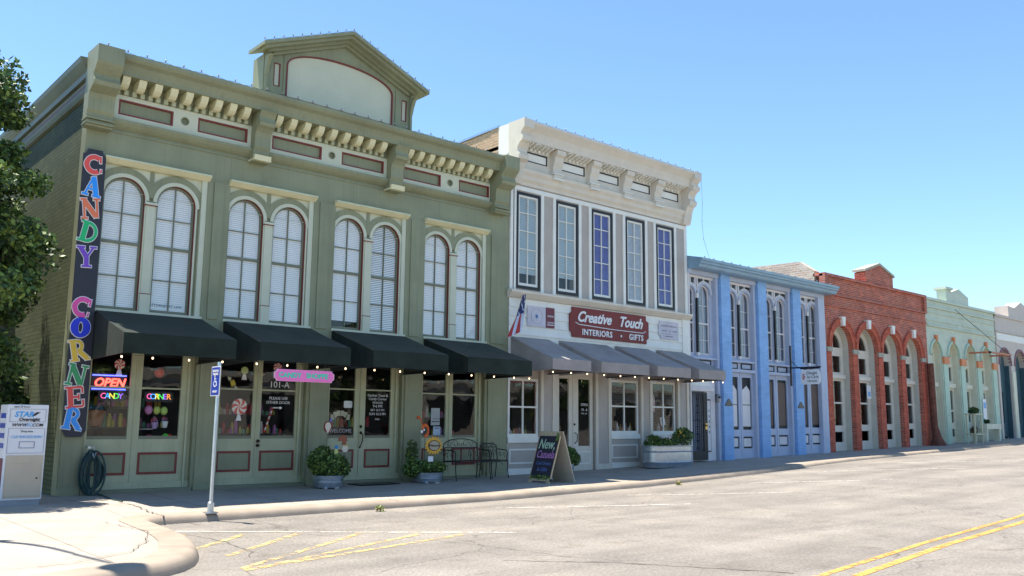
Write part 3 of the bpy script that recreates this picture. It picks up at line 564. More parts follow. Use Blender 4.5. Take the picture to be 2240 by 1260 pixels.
# ================================================================== 3. BLUE BUILDING
bb = thing('blue_shop', (23, 0, .3), 'blue-pillared two-storey building with paired arched windows and a blue-grey gutter', 'building')
BB = [(18.6, 20.18), (20.74, 22.4), (22.97, 24.68), (25.26, 27.1)]
b = MB()
for a, c in ((20.2, 20.72), (22.42, 22.95), (24.7, 25.24)): 
    q = MB(); q.box(a, c, -.15, .3, sz(a) - .1, 6.42); q.build('brick_pillar', BLUE, bb)
b.prism([(.3, 6.42), (-.42, 6.42), (-.47, 6.46), (-.50, 6.54), (-.55, 6.57), (-.56, 6.62), (-.60, 6.65), (-.61, 6.73), (.4, 6.95)], 'x', 18.56, 27.35); b.build('gutter_cornice', BLUED, bb)
b = MB(); b.box(18.54, 27.2, .3, 11, .0, 6.5); b.build('wall', LAV, bb)
for i, (a, c) in enumerate(BB):
    g0 = sz(a) + .03
    b = MB(); zs = 5.68; wl = [(a + .02, a + .62), (a + .82, a + 1.5)] if i else [(18.62, 18.84), (19.02, 19.72)]
    xm_ = (19.15, 21.52, 23.8, 26.05)[i]; wl = [(max(a + .02, xm_ - .66), xm_ - .1), (xm_ + .1, xm_ + .74)]
    hs = [arch(p, q, 3.66, zs - (.0)) for p, q in wl]
    top = [rect(p + .02, q - .02, 6.13, 6.2) for p, q in wl] if i > 9 else []
    y = .12
    b.plate(rect(a - .1, c, 3.2, 6.415), hs + top, y, y + .06)
    b.box(c - (.13 if i < 3 else .4), c, -.04, y, g0 - .05, 6.28); b.box(a - .1, c, -.08, y, 6.28, 6.418); b.box(a, c - .14, -.02, y, 3.50, 3.56); b.box(a, c - .14, -.035, y, 3.16, 3.26)
    for p, q in wl:
        cx = (p + q) / 2; r = (q - p) / 2
        b.ring(cx, zs, r, r + .07, 0, 180, y - .06, y + .01)
    s_ = b.build('window_surround', LAV, bb)
    b = MB(); 
    for p, q in wl:
        cx = (p + q) / 2; r = (q - p) / 2; b.ring(cx, zs, r + .07, r + .13, 0, 180, y - .04, y + .012)
        for x in (p - .06, cx - .025, q + .01): b.box(x, x + .05, y - .03, y - .001, zs + r * .6 if x != cx - .025 else zs + r + .08, 6.27)
    b.box(a - .1, c, y - .05, y - .001, 6.2, 6.279); b.build('arch_trim', LAVW, s_)
    b = MB()
    for p, q in wl:
        cx = (p + q) / 2; r = (q - p) / 2; h = zs + r + .14
        b.prism([(cx - r - .0, 6.2), (cx - .035, 6.2), (cx - .035, h + .02), (cx - r * .8, h - .08)], 'y', y - .012, y - .002); b.prism([(cx + .035, 6.2), (cx + r, 6.2), (cx + r * .8, h - .08), (cx + .035, h + .02)], 'y', y - .012, y - .002)
    b.build('spandrel_panel', BLACK, s_)
    for p, q in wl: window(bb, p + .01, q - .01, 3.67, zs, y + .03, LAVW, 1, (5.3, 4.15), .035, .02, 4.7, True, CURTW, False, cover=.62)
    if i < 4:
        xm = (wl[0][1] + wl[1][0]) / 2 - .03
        b = MB(); b.box(xm - .03, xm + .05, y - .09, y - .03, 3.72, 5.52); o = b.build('drainpipe', BLACK, bb); b = MB(); b.box(xm - .04, xm + .06, y - .1, y - .01, 5.52, 5.68); b.build('bracket', LAVW, o); MB().box(xm - .04, xm + .06, y - .1, y - .01, 3.62, 3.72).build('bracket', LAVW, o)
    for (p, q) in wl if i else [wl[1]]:
        b = MB(); b.plate(rect(p, q, 3.27, 3.49), [rect(p + .05, q - .05, 3.31, 3.45)], y - .025, y - .001, 0); b.box(p + .05, q - .05, y - .012, y - .002, 3.31, 3.45, 1); b.build('transom_panel', [BLACK, LAV], bb)
    # ground level
    if i == 0:
        b = MB(); b.box(18.54, 20.0, .06, .2, 2.62, 3.2); b.plate(rect(18.54, 20.0, g0, 2.62), [rect(18.62, 19.42, g0 + .05, 2.44)], .06, .12); b.box(18.6, 19.9, .0, .06, 2.46, 2.6); o = b.build('door_surround', LAVW, bb)
        b = MB(); b.v = [(x, .055, 2.62 + z) for x, z in [(18.6, 0), (19.7, 0)] + [(19.15 + .55 * cos(radians(t)), .32 * sin(radians(t))) for t in range(10, 171, 16)]]; b.f = [tuple(range(len(b.v)))]; b.m = [0]; b.build('fanlight', GLASS, o)
        b = MB(); b.box(19.5, 19.72, .045, .0585, .5, 2.2, 0); b.box(19.53, 19.69, .035, .0445, .54, 2.16, 1)
        for j in range(5): b.box(19.60, 19.63, .028, .034, 1.1 + j * .17, 1.18 + j * .17, 0)
        b.build('side_panel', [BLACK, LAVW], o)
        room(bb, 18.6, 19.45, g0, 2.5, .12, .9, LAVW)
    else:
        b = MB(); hs = []
        p0 = a + .12; q0 = c - .2 if i < 3 else 26.85
        n2 = [(p0, p0 + .55), (p0 + .78, q0)]
        for p, q in n2: hs += [rect(p, q, g0 + .95, 3.0), rect(p, q, g0 + .32, g0 + .72)]
        b.plate(rect(a - .05, c, g0 - .05, 3.2), hs, .1, .16); xm = (n2[0][1] + n2[1][0]) / 2; b.box(xm - .015, xm + .015, .085, .1, g0 + .05, 3.15)
        o = b.build('door', LAV, bb, bevel=.004)
        for p, q in n2:
            b = MB(); m2 = [BLACK, LAVW if i == 1 else DOORW, LAVW]
            b.box(p, q, .15, .16, g0 + .95, 3.0, 0)
            if i == 1: b.v += []; b.prism([(p + .0, g0 + 1.06), (q - .08, g0 + 1.06), (q - .08, 2.55), ((p + q) / 2 + .02, 2.72), (p + .0, 2.55)], 'y', .118, .149, 1); b.box(p, q - .06, .112, .117, 2.05, 2.075, 0)
            else: b.box(p + .02, q - .10, .125, .149, g0 + 1.06, 2.9, 1)
            b.build('door_panel', m2, o)
            b = MB(); b.box(p, q, .15, .16, g0 + .32, g0 + .72, 0); b.box(p + .06, q - .06, .125, .149, g0 + .38, g0 + .66, 1); b.build('kick_panel', [BLACK, LAVW], o)
b = MB(); b.box(18.54, 18.6, -.05, .1, .1, 6.41); b.build('corner_board', LAVW, bb); MB().box(26.67, 27.13, -.06, .1, .3, 6.41).build('corner_board', LAV, bb)

# ================================================================== 4. RED BRICK BUILDING
rb = thing('red_brick_building', (31.7, 0, .45), 'one-storey red brick building with four arched openings and white keystones', 'building')
RO = [(27.62, 29.27), (29.72, 31.43), (31.9, 33.5), (33.95, 35.5)]
b = MB(); b.plate(rect(27.2, 36.25, .2, 7.3), [arch(a, c, .22, 4.45, 16, 1.08) for a, c in RO], 0, .15); b.build('wall', RBRICK, rb)
b = MB(); b.box(27.2, 36.25, -.05, -.001, 6.05, 6.12); b.box(27.2, 36.25, -.08, -.001, 6.5, 6.56); b.box(27.2, 36.25, -.04, -.0015, 6.12, 6.16); b.box(27.2, 36.25, -.1, .4, 7.22, 7.34)
for a in (27.2, 36.0): b.box(a, a + .25, -.1, .0, 6.5, 7.22)
b.build('brick_course', RBRICK, rb)
b = MB(); b.prism([(30.65, 7.34), (33.15, 7.34), (33.15, 7.82), (31.9, 8.2), (30.65, 7.78)], 'y', -.02, .45); o = b.build('parapet_gable', RBRICK, rb)
b = MB(); 
for sgn in (-1, 1): b.prism([(31.9, 8.2), (31.9 + sgn * 1.32, 7.8), (31.9 + sgn * 1.32, 7.9), (31.9, 8.3)], 'y', -.08, .5)
b.build('coping', STONE, o)
b = MB(); b.box(27.2, 27.6, .35, 14, .2, 7.35); st = [(.35, 7.35), (.35, 7.45), (1.0, 7.9), (3.2, 7.95), (3.2, 7.7), (6, 7.7), (6, 7.4), (14, 7.4), (14, 7.35)]
b.prism(st, 'x', 27.22, 27.58); b.build('side_wall', WBRICK, rb)
b = MB(); b.box(27.6, 36.2, .4, 14, 6.6, 6.7); b.box(36.0, 36.25, .35, 14, .2, 7.2); b.build('roof', ROOFM, rb)
for i, (a, c) in enumerate(RO):
    cx = (a + c) / 2; r = (c - a) / 2; zs = 4.45; g0 = sz(cx)
    b = MB(); b.ring(cx, zs, r, r + .22, 0, 180, -.06, .05, 0, 20, 1.08); b.ring(cx, zs, r + .22, r + .27, 0, 180, -.09, .05, 0, 20, 1.08); o = b.build('brick_arch', RBRICKP, rb)
    b = MB(); b.prism([(cx - .09, zs + r * 1.08 - .02), (cx + .09, zs + r * 1.08 - .02), (cx + .14, zs + r * 1.08 + .34), (cx - .14, zs + r * 1.08 + .34)], 'y', -.16, .0); b.build('keystone', WHITE, o)
    b = MB()
    for x0, x1 in ((a - .38, a - .01), (c + .01, c + .44)) if i == 0 else ((c + .01, c + .44),): MB().box(x0, x1, -.07, .15, zs - .2, zs - .02).build('impost', STONE, rb)
    b = MB(); y = .38
    b.add([], []); 
    b.plate(arch(a - .02, c + .02, g0, zs, 16, 1.08), [rect(cx - .5, cx + .55, g0 + .35, g0 + .75), rect(cx - .5, cx + .56, g0 + 1.0, 3.15), rect(cx - .5, cx + .56, 3.5, 4.15), [(cx + (r - .22) * cos(radians(t)), zs + .02 + (r - .22) * 1.0 * sin(radians(t))) for t in range(2, 179, 8)]], y, y + .06)
    b.box(cx - .52, cx + .58, y - .02, y, 2.05 + g0 * .5, 2.12 + g0 * .5); b.box(cx - .7, cx + .7, y - .12, y, 3.24, 3.4)
    b.box(cx - .015, cx + .015, y, y + .03, zs, zs + r - .2); b.prism([(cx - .35, zs + .05), (cx - .32, zs + .05), (cx + .05, zs + .55), (cx + .02, zs + .55)], 'y', y, y + .02)
    w = b.build('door_surround', OFFW, rb)
    b = MB(); b.box(a - .01, a + .02, .16, y, g0, zs); b.box(c - .03, c + .01, .152, y, g0, zs); b.ring(cx, zs, r * 1.0 - .03, r + .02, 0, 180, .152, y, 0, 20, 1.08); b.build('reveal', mat('grey_reveal', cs(176, 172, 160), .6, .08, streak=.15), w)
    g = MB(); g.v = [(p, y + .03, q) for p, q in arch(a + .05, c - .05, g0 + 1.0, zs, 12, 1.)]; g.f = [tuple(range(len(g.v)))]; g.m = [0]; g.build('glass', GLASS, w)
room(rb, 27.65, 36.0, .4, 6, .75, 4)
b = MB()
for a, c in ((27.22, 27.6), (29.29, 29.70), (31.45, 31.88), (33.52, 33.93), (35.52, 35.95)):
    q = MB(); q.box(a - .0, c + .0, -.03, -.001, sz(a) - .1, 4.24); q.build('pier', RBRICKP, rb)

# ================================================================== 5. MINT BUILDING and 6. FAR TAUPE BUILDING
mb_ = thing('mint_building', (40.4, 0, .6), 'pale mint one-storey building with four arched bays and orange pier caps', 'building')
MO = [(36.65, 37.85), (38.55, 39.8), (40.5, 41.8), (42.45, 43.75)]
b = MB(); b.plate(rect(36.27, 44.5, .3, 7.25), [arch(a, c, .35, 4.65, 14, 1.1) for a, c in MO], .05, .4); b.box(36.27, 44.5, -.05, .5, 7.2, 7.32); b.box(36.4, 40.1, -.0, .049, 6.25, 6.3); b.box(40.4, 44.3, -.0, .049, 6.25, 6.3); b.box(36.4, 40.1, -.0, .049, 6.6, 6.64); b.box(40.4, 44.3, -.0, .049, 6.6, 6.64); b.box(36.3, 44.4, -.04, .049, 6.85, 6.92); b.box(36.4, 44.3, -.05, .049, 5.98, 6.05); b.build('wall', MINT, mb_)
b = MB(); b.prism([(38.8, 7.32), (41.4, 7.32), (41.4, 7.75), (40.3, 8.08), (39.4, 7.85), (39.4, 8.0), (38.8, 8.0)], 'y', .05, .5); b.box(38.7, 39.45, -.02, .6, 7.92, 8.04); b.build('parapet_gable', MINT, mb_)
for a, c in MO:
    cx = (a + c) / 2; r = (c - a) / 2; zs = 4.65; g0 = sz(cx)
    b = MB(); b.ring(cx, zs, r, r + .09, 0, 180, -.02, .1, 0, 16, 1.1); o = b.build('arch_trim', MINTD, mb_)
    b = MB(); b.prism([(cx - .07, zs + r * 1.1), (cx + .07, zs + r * 1.1), (cx + .1, zs + r * 1.1 + .28), (cx - .1, zs + r * 1.1 + .28)], 'y', -.07, .05); b.build('keystone', ORNG, o)
    b = MB(); y = .36; b.plate(arch(a - .02, c + .02, g0, zs, 14, 1.1), [rect(cx - .4, cx + .42, g0 + .3, g0 + .65), rect(cx - .4, cx + .42, g0 + .95, 3.1), rect(cx - .4, cx + .42, 3.55, 4.2), [(cx + (r - .2) * cos(radians(t)), zs + .02 + (r - .2) * sin(radians(t))) for t in range(2, 179, 10)]], y, y + .06)
    b.box(cx - .42, cx + .44, y - .02, y, 2.1, 2.17); b.box(cx - .45, cx + .45, y - .16, y, 3.22, 3.42); b.box(cx - .42, cx + .42, y - .08, y, 4.25, 4.33); b.box(c - .03, c, .1, y, g0, zs); b.box(a - .01, a + .02, .1, y, g0, zs); b.ring(cx, zs, r - .03, r, 0, 180, .1, y, 0, 16, 1.1); w = b.build('door_surround', MINTC, mb_)
    g = MB(); g.v = [(p, y + .03, q) for p, q in arch(a + .05, c - .05, g0 + .9, zs, 12, 1.)]; g.f = [tuple(range(len(g.v)))]; g.m = [0]; g.build('glass', GLASS, w)
    b = MB(); b.box(c + .04, c + .6, -.06, .3, 4.3, 4.62); b.build('pier_cap', ORNG, mb_)
    b = MB(); b.box(c + .08, c + .56, -.0, .049, g0, 4.3); b.build('pier', MINTD, mb_)
room(mb_, 36.3, 44.4, .5, 6, .75, 4, mat('pale_room', (.28, .27, .25), .8, .3))
b = MB(); b.box(36.27, 44.5, .5, 13, 6.6, 6.7); b.box(36.27, 44.5, 12.8, 13, .3, 6.7); b.build('roof', ROOFM, mb_)
fb = thing('taupe_building', (50, 0, .8), 'taupe building with maroon-edged dark arches at the far right end of the row', 'building')
FO = [(44.75, 46.3), (46.9, 48.5), (49.1, 50.7), (51.3, 52.9), (53.5, 55.1)]
b = MB(); b.plate(rect(44.52, 58, .4, 7.2), [arch(a, c, .4, 4.6, 14, 1.05) for a, c in FO], .0, .4); b.box(44.52, 58, -.08, .45, 7.12, 7.24); b.box(44.52, 58, -.06, -.001, 6.3, 6.36); b.build('wall', TAUP2, fb)
b = MB(); b.box(44.6, 58, -.03, -.001, 5.9, 6.25); b.build('white_band', WHITE, fb)
b = MB(); b.prism([(46.5, 7.24), (50, 7.24), (50, 7.8), (48.4, 8.2), (47.4, 7.8), (46.5, 7.85)], 'y', .0, .7); b.build('parapet_gable', TAUP2, fb)
for a, c in FO:
    cx = (a + c) / 2; r = (c - a) / 2; b = MB(); b.ring(cx, 4.6, r, r + .12, 0, 180, -.04, .1, 0, 16, 1.05); o = b.build('arch_trim', MAROON, fb)
    b = MB(); b.plate(arch(a - .01, c + .01, .9, 4.6, 14, 1.05), [rect(cx - .3, cx + .3, 1.6, 3.2)], .32, .38); b.box(c - .03, c, .1, .32, .8, 4.6); b.box(a, a + .02, .1, .32, .8, 4.6); b.build('door_surround', TEAL, fb)
    b = MB(); b.box(c + .04, c + .5, -.05, -.001, .8, 4.3); b.build('pier', MINTC, fb)
room(fb, 44.6, 57.8, .6, 6, .6, 3)
b = MB(); b.box(44.52, 58, .7, 12, 6.6, 6.7); b.box(57.8, 58, .4, 12, .5, 7); b.build('roof', ROOFM, fb)
# ================================================================== AWNINGS
def awning(a, c, zw, y1, zt, zb, m, label, group, par=None):
    t = thing('awning', ((a + c) / 2, 0, zw), label, 'awning', group)
    n = 8; b = MB(); rows = []
    for i in range(n + 1):
        x = a + (c - a) * i / n; row = []
        for j in range(5): 
            s = j / 4; sag = .035 * sin(pi * s) * (1 - .6 * abs(2 * i / n - 1)) ; row.append((x, -y1 * s - .01, zw + (zt - zw) * s - sag))
        rows.append(row)
    b.v = [p for r in rows for p in r]; b.f = [(i * 5 + j, (i + 1) * 5 + j, (i + 1) * 5 + j + 1, i * 5 + j + 1) for i in range(n) for j in range(4)]; b.m = [0] * len(b.f)
    b.build('canopy', m, t, True)
    b = MB(); b.box(a, c, -y1 - .018, -y1 - .011, zb, zt); b.build('valance', m, t, bevel=.003)
    for x in (a, c): b = MB(); b.prism([(-.012, zw - .02), (-y1 - .01, zt - .01), (-y1 - .01, zb), (-.012, zb - .03)], 'x', x - .003, x + .003); b.build('side_panel', m, t)
    b = MB(); b.tube([(a + .03, -y1 + .02, zb + .02), (c - .03, -y1 + .02, zb + .02)], .013); 
    for x in (a + .03, c - .03): b.tube([(x, -.01, zb - .02), (x, -y1 + .02, zb + .02)], .013); b.tube([(x, -.02, zw - .04), (x, -y1 + .03, zt - .03)], .013)
    b.build('frame', IRON, t); return t
for i, (a, c) in enumerate(BX):
    awning(a + .02, c + .02, 3.41, 1.75, 2.87, 2.51, AWNB, ['black canvas awning beside the vertical candy sign, its corner catching the sun', 'black canvas awning over the pink hanging candy sign', 'black canvas awning over the doors with the curved bronze handle', 'black canvas awning over the iron bench, nearest the cream shop'][i], 'black awnings on the green shop')
for i, (a, c) in enumerate(((10.86, 12.26), (12.66, 14.62), (14.98, 16.5), (16.9, 18.24))):
    awning(a, c, 3.66, 1.6, 3.0 , 2.72, AWNG, ['grey canvas awning below the folded flag', 'grey canvas awning over the glazed double door, below the left half of the red sign', 'grey canvas awning third from the flag, over the middle shop window', 'grey canvas awning nearest the blue pillars'][i], 'grey awnings on the cream shop')
# light strings
BULB = mat('warm_bulb', (1, .72, .42), .4, 0, emit=1.8); DBULB = mat('clear_bulb', (.35, .36, .38), .2, .1)
def string(xs, y, zf, label, m=BULB, r=.017, wire=IRON, drop=.05, up=1, pts=None):
    P = pts or [(x, y, zf(x)) for x in xs]; t = thing('light_string', P[0], label, 'light string'); b = MB(); q = []
    for p, n in zip(P, P[1:]): q += [p, tuple((Vector(p) + Vector(n)) / 2 - Vector((0, 0, .02)))]
    b.tube(q + [P[-1]], .006 if r > .02 else .004, 4); b.build('wire', wire, t)
    pr = None
    for p in P:
        if pr is None:
            b = MB(); b.ball((P[0][0], P[0][1], P[0][2] - drop), r, 6, 0, 1.25); b.lathe([(r * .5, 0), (r * .5, drop)], P[0][0], P[0][1], 6, 1, z=P[0][2] - drop); pr = b.build('bulb', [m, IRON], t, True)
        else: o = pr.copy(); COL.objects.link(o); o.location = Vector(p) - Vector(P[0])
    return t
for x0, n in (): pass
string([.42, .95, 1.6, 2.23, 2.91, 3.55, 4.21, 4.86, 5.56, 6.21, 6.86, 7.53, 8.19, 8.87, 9.5, 10.0], -1.68, lambda x: 2.50, 'string of small warm bulbs under the edge of the black awnings')
string([10.95, 11.6, 12.2, 12.85, 13.5, 14.1, 14.7, 15.35, 16.0, 16.65, 17.2, 17.7, 18.2], -1.53, lambda x: 2.71, 'string of small warm bulbs under the edge of the grey awnings')
string(None, 0, None, 'string of unlit bulbs clipped along the top of the green cornice', DBULB, .018, drop=-.04, pts=[(.1 + i * .36, -.6, 8.335 + (.03 if i in (0, 28) else 0)) for i in range(29)])
string(None, 0, None, 'string of unlit bulbs along the sloping edges of the pediment', DBULB, .016, drop=-.04, pts=[(3.36 + i * .222, -.3, 9.6 + i * .09) for i in range(11)] + [(5.58 + i * .222, -.3, 10.5 - i * .09) for i in range(1, 11)])
string(None, 0, None, 'string of unlit bulbs along the top edge of the cream cornice', DBULB, .018, drop=-.04, pts=[(10.8 + i * .38, -.61, 9.535) for i in range(21)])
string(None, 0, None, 'string of unlit bulbs along the blue-grey gutter', DBULB, .018, drop=-.03, pts=[(18.7 + i * .5, -.6, 6.74) for i in range(17)])
string(None, 0, None, 'loose cable of bulbs hanging from the cream cornice down to the blue gutter', DBULB, .014, drop=.03, pts=[(18.75, -.5, 9.3), (18.78, -.5, 8.6), (18.74, -.5, 8.0), (18.8, -.5, 7.4), (18.95, -.6, 6.76)])
# ================================================================== SIGNS
def tri(b, quad, y0, y1, mi): b.prism(quad, 'y', y0, y1, mi)
def bar(x0, z0, x1, z1, w, g):
    d = Vector((x1 - x0, z1 - z0)).normalized(); n = Vector((-d.y, d.x)) * (w / 2 + g); a = Vector((x0, z0)) - d * g; c = Vector((x1, z1)) + d * g
    return [tuple(a + n), tuple(a - n), tuple(c - n), tuple(c + n)]
GLY = {  # strokes in a 1 x 1 box: ('b',x0,z0,x1,z1,w) thick bars, ('a',cx,cz,rx0,rx1,a0,a1) arcs
 'C': [('a', .52, .5, .26, .48, 50, 300), ('b', .82, .60, .82, .92, .09), ('b', .84, .12, .84, .30, .07), ('a', .36, .5, .18, .34, 120, 240)],
 'A': [('b', .22, .06, .48, .95, .09), ('b', .48, .95, .78, .06, .24), ('b', .30, .34, .66, .34, .08), ('b', .08, .05, .38, .05, .09), ('b', .58, .05, .98, .05, .09)],
 'N': [('b', .2, .06, .2, .94, .10), ('b', .22, .88, .76, .12, .24), ('b', .82, .08, .82, .94, .10), ('b', .04, .05, .36, .05, .09), ('b', .04, .95, .34, .95, .09), ('b', .66, .95, .97, .95, .09)],
 'D': [('b', .3, .06, .3, .94, .24), ('a', .42, .5, .36, .50, -90, 90), ('b', .06, .05, .46, .05, .09), ('b', .06, .95, .46, .95, .09)],
 'Y': [('b', .5, .06, .5, .5, .22), ('b', .5, .48, .2, .94, .22), ('b', .5, .46, .82, .94, .09), ('b', .28, .05, .74, .05, .09), ('b', .03, .95, .42, .95, .09), ('b', .66, .95, .98, .95, .09)],
 'O': [('a', .5, .5, .18, .47, 0, 360)],
 'R': [('b', .28, .06, .28, .94, .24), ('a', .46, .70, .14, .29, -95, 95), ('b', .5, .46, .84, .08, .22), ('b', .06, .05, .46, .05, .09), ('b', .06, .95, .46, .95, .09), ('b', .74, .05, .98, .05, .09)],
 'E': [('b', .3, .06, .3, .94, .24), ('b', .3, .94, .84, .94, .10), ('b', .3, .5, .66, .5, .10), ('b', .3, .06, .86, .06, .10), ('b', .86, .66, .86, .94, .09), ('b', .88, .06, .88, .36, .09), ('b', .68, .36, .68, .64, .08), ('b', .06, .05, .3, .05, .09), ('b', .06, .95, .3, .95, .09)]}
def glyph(ch, cx, cz, s, rot, y, g, sx=1.):
    b = MB(); co, si = cos(rot), sin(rot)
    def T(p): x = (p[0] - .5) * s * sx; z = (p[1] - .5) * s; return (cx + x * co - z * si, cz + x * si + z * co)
    for k, st in enumerate(GLY[ch]):
        yy = y - .0006 * k
        if st[0] == 'b': b.prism([T(p) for p in bar(*st[1:], g)], 'y', yy - .008, yy)
        else:
            _, ax, az, r0, r1, a0, a1 = st; n = 18; P = []
            if abs(a1 - a0) >= 360:
                for i in range(n):
                    q = []
                    for t in (i, i + 1):
                        a = radians(a0 + (a1 - a0) * t / n); q.append((ax + max(.01, r0 - g) * .62 * cos(a), az + max(.01, r0 - g) * 1.5 * sin(a))); q.append((ax + (r1 + g) * cos(a), az + (r1 + g) * 1.0 * sin(a)))
                    b.prism([T(q[0]), T(q[1]), T(q[3]), T(q[2])], 'y', yy - .008, yy)
            else:
                ga = g * 60
                for i in range(n):
                    q = []
                    for t in (i, i + 1):
                        a = radians(a0 - ga + (a1 - a0 + 2 * ga) * t / n); q.append((ax + max(.01, r0 - g) * cos(a), az + max(.01, r0 - g) * sin(a))); q.append((ax + (r1 + g) * cos(a), az + (r1 + g) * sin(a)))
                    b.prism([T(q[0]), T(q[1]), T(q[3]), T(q[2])], 'y', yy - .008, yy)
    return b
sg = thing('vertical_sign', (.15, -.06, 1.05), 'tall dark vertical board with big coloured letters reading CANDY CORNER on the green corner pilaster', 'sign')
b = MB(); b.prism([(.0, 1.16), (.07, 1.05), (.33, 1.05), (.40, 1.16), (.37, 6.36), (.33, 6.36), (.30, 6.46), (0.04, 6.46), (.0, 6.36), (-.04, 6.36)], 'y', -.085, -.058); b.build('board', NAVY, sg)
LC = [('C', 6.16, (226, 84, 78), .05), ('A', 5.74, (44, 150, 246), -.12), ('N', 5.30, (232, 122, 84), .12), ('D', 4.85, (32, 180, 112), -.18), ('Y', 4.38, (120, 74, 190), .05), ('C', 3.43, (222, 82, 158), -.15), ('O', 3.05, (44, 62, 206), 0), ('R', 2.63, (224, 188, 74), .2), ('N', 2.17, (62, 150, 100), -.15), ('E', 1.77, (224, 84, 78), .12), ('R', 1.38, (60, 150, 236), -.14)]
for i, (ch, z, cc, ro) in enumerate(LC):
    m = flat('letter_paint_%d_%d_%d' % cc, tuple(lin(v) * 1.05 for v in cc)); s_ = .40
    o = glyph(ch, .16, z, s_, ro, -.0855, .035, .92).build('letter_outline', LETW, sg); glyph(ch, .16, z, s_, ro, -.096, 0, .92).build('letter', m, o)
# red shop sign
t = thing('shop_sign', (14.76, -.05, 3.85), 'dark red scalloped shop board reading Creative Touch INTERIORS + GIFTS', 'sign')
q = [(13.13, 4.66), (16.36, 4.66), (16.36, 4.52), (16.48, 4.46), (16.48, 3.98), (16.38, 3.92), (16.38, 3.80), (13.13, 3.80), (13.13, 3.92), (13.03, 3.98), (13.03, 4.46), (13.13, 4.52)]
b = MB(); b.prism(q, 'y', -.07, -.03); b.build('board', SIGNR, t, bevel=.006)
b = MB(); b.text('Creative', 14.02, 4.39, .42, -.078, .012, 0, .012, .38, sx=.98); b.text('Touch', 15.62, 4.38, .42, -.078, .012, 0, .012, .38, sx=.98); b.tube([(13.25, -.08, 4.22), (13.4, -.08, 4.17), (14.7, -.08, 4.13), (16.2, -.08, 4.12), (16.32, -.08, 4.18)], .013, 5)
b.text('INTERIORS', 14.16, 3.96, .24, -.078, .012, 0, .006, space=1.12); b.text('GIFTS', 15.88, 3.96, .24, -.078, .012, 0, .006, space=1.12); b.box(15.17, 15.23, -.084, -.072, 3.93, 3.99); b.build('lettering', LETW, t)
# plaques
t = thing('plaque', (11.76, -.04, 3.98), 'pale plaque with a small blue star inside a ring, left of the red shop sign', 'plaque'); b = MB(); b.box(11.42, 12.10, -.055, -.03, 3.98, 4.53); b.build('board', mat('grey_plaque', cs(176, 172, 180)), t)
b = MB(); b.ring(11.76, 4.26, .205, .212, 0, 360, -.06, -.0555, 0, 32)
for k in range(6): a = pi / 6 + k * pi / 3; b.prism([(11.76 + .02 * cos(a + 1.2), 4.26 + .02 * sin(a + 1.2)), (11.76 + .085 * cos(a), 4.26 + .085 * sin(a)), (11.76 + .02 * cos(a - 1.2), 4.26 + .02 * sin(a - 1.2))], 'y', -.06, -.0555, 1)
b.build('emblem', [mat('grey_mark', (.3, .3, .36)), mat('blue_mark', (.03, .22, .5))], t)
t = thing('plaque', (12.28, -.04, 3.98), 'small maroon plaque beside the pale star plaque', 'plaque'); b = MB(); b.box(12.12, 12.44, -.056, -.03, 3.98, 4.54); b.build('board', mat('maroon_board', cs(104, 52, 62)), t)
b = MB(); b.text('DESIGN', 12.28, 4.30, .07, -.06, .004); b.text('CENTER', 12.28, 4.12, .07, -.06, .004); b.box(12.15, 12.41, -.061, -.0565, 4.05, 4.07); b.build('lettering', LETW, t)
t = thing('plaque', (17.5, -.04, 4.0), 'pale notched plaque with small grey lines of writing, right of the red shop sign', 'plaque'); b = MB()
b.prism([(17.03, 4.58), (17.97, 4.58), (17.97, 4.02), (17.08, 4.02), (17.08, 4.12), (16.99, 4.15), (16.99, 4.45), (17.03, 4.48)], 'y', -.055, -.03); b.build('board', mat('grey_plaque', cs(176, 172, 180)), t)
b = MB(); b.text('Land of Creation, Inc.', 17.5, 4.44, .09, -.06, .004); b.text('REALTY', 17.25, 4.28, .07, -.06, .004); b.text('HOMES', 17.78, 4.28, .07, -.06, .004); b.ring(17.52, 4.28, .02, .045, -80, 100, -.061, -.056); b.box(17.1, 17.9, -.06, -.0556, 4.18, 4.188); b.text('INVESTMENTS', 17.5, 4.11, .06, -.06, .004); b.build('lettering', mat('grey_mark', (.3, .3, .36)), t)
# pink hanging sign
t = thing('hanging_sign', (3.9, -1.75, 2.36), 'pink hanging sign with teal letters reading CANDY SHOPPE below a black awning', 'sign')
x0, x1 = 3.24, 4.55; q = [(x0 + .05, 2.14), (x1 - .05, 2.14), (x1 - .05, 2.17), (x1, 2.2), (x1, 2.31), (x1 - .05, 2.34), (x1 - .05, 2.37), (x0 + .05, 2.37), (x0 + .05, 2.34), (x0, 2.31), (x0, 2.2), (x0 + .05, 2.17)]
b = MB(); b.prism(q, 'y', -1.77, -1.74); b.build('border', mat('pale_pink_edge', (.85, .55, .68)), t); b = MB(); b.prism(shrink(q, .02, (3.9, 2.255)), 'y', -1.776, -1.7705); b.build('board', PINK, t)
b = MB(); b.text('CANDY', x0 + .33, 2.255, .135, -1.78, .008, 0, .005, space=1.02); b.text('SHOPPE', x1 - .39, 2.255, .135, -1.78, .008, 0, .005, space=1.02); b.build('lettering', TEALL, t)
b = MB(); 
for x in (x0 + .2, x1 - .2): b.tube([(x, -1.755, 2.37), (x, -1.73, 2.53)], .006, 5)
b.build('chain', IRON, t)
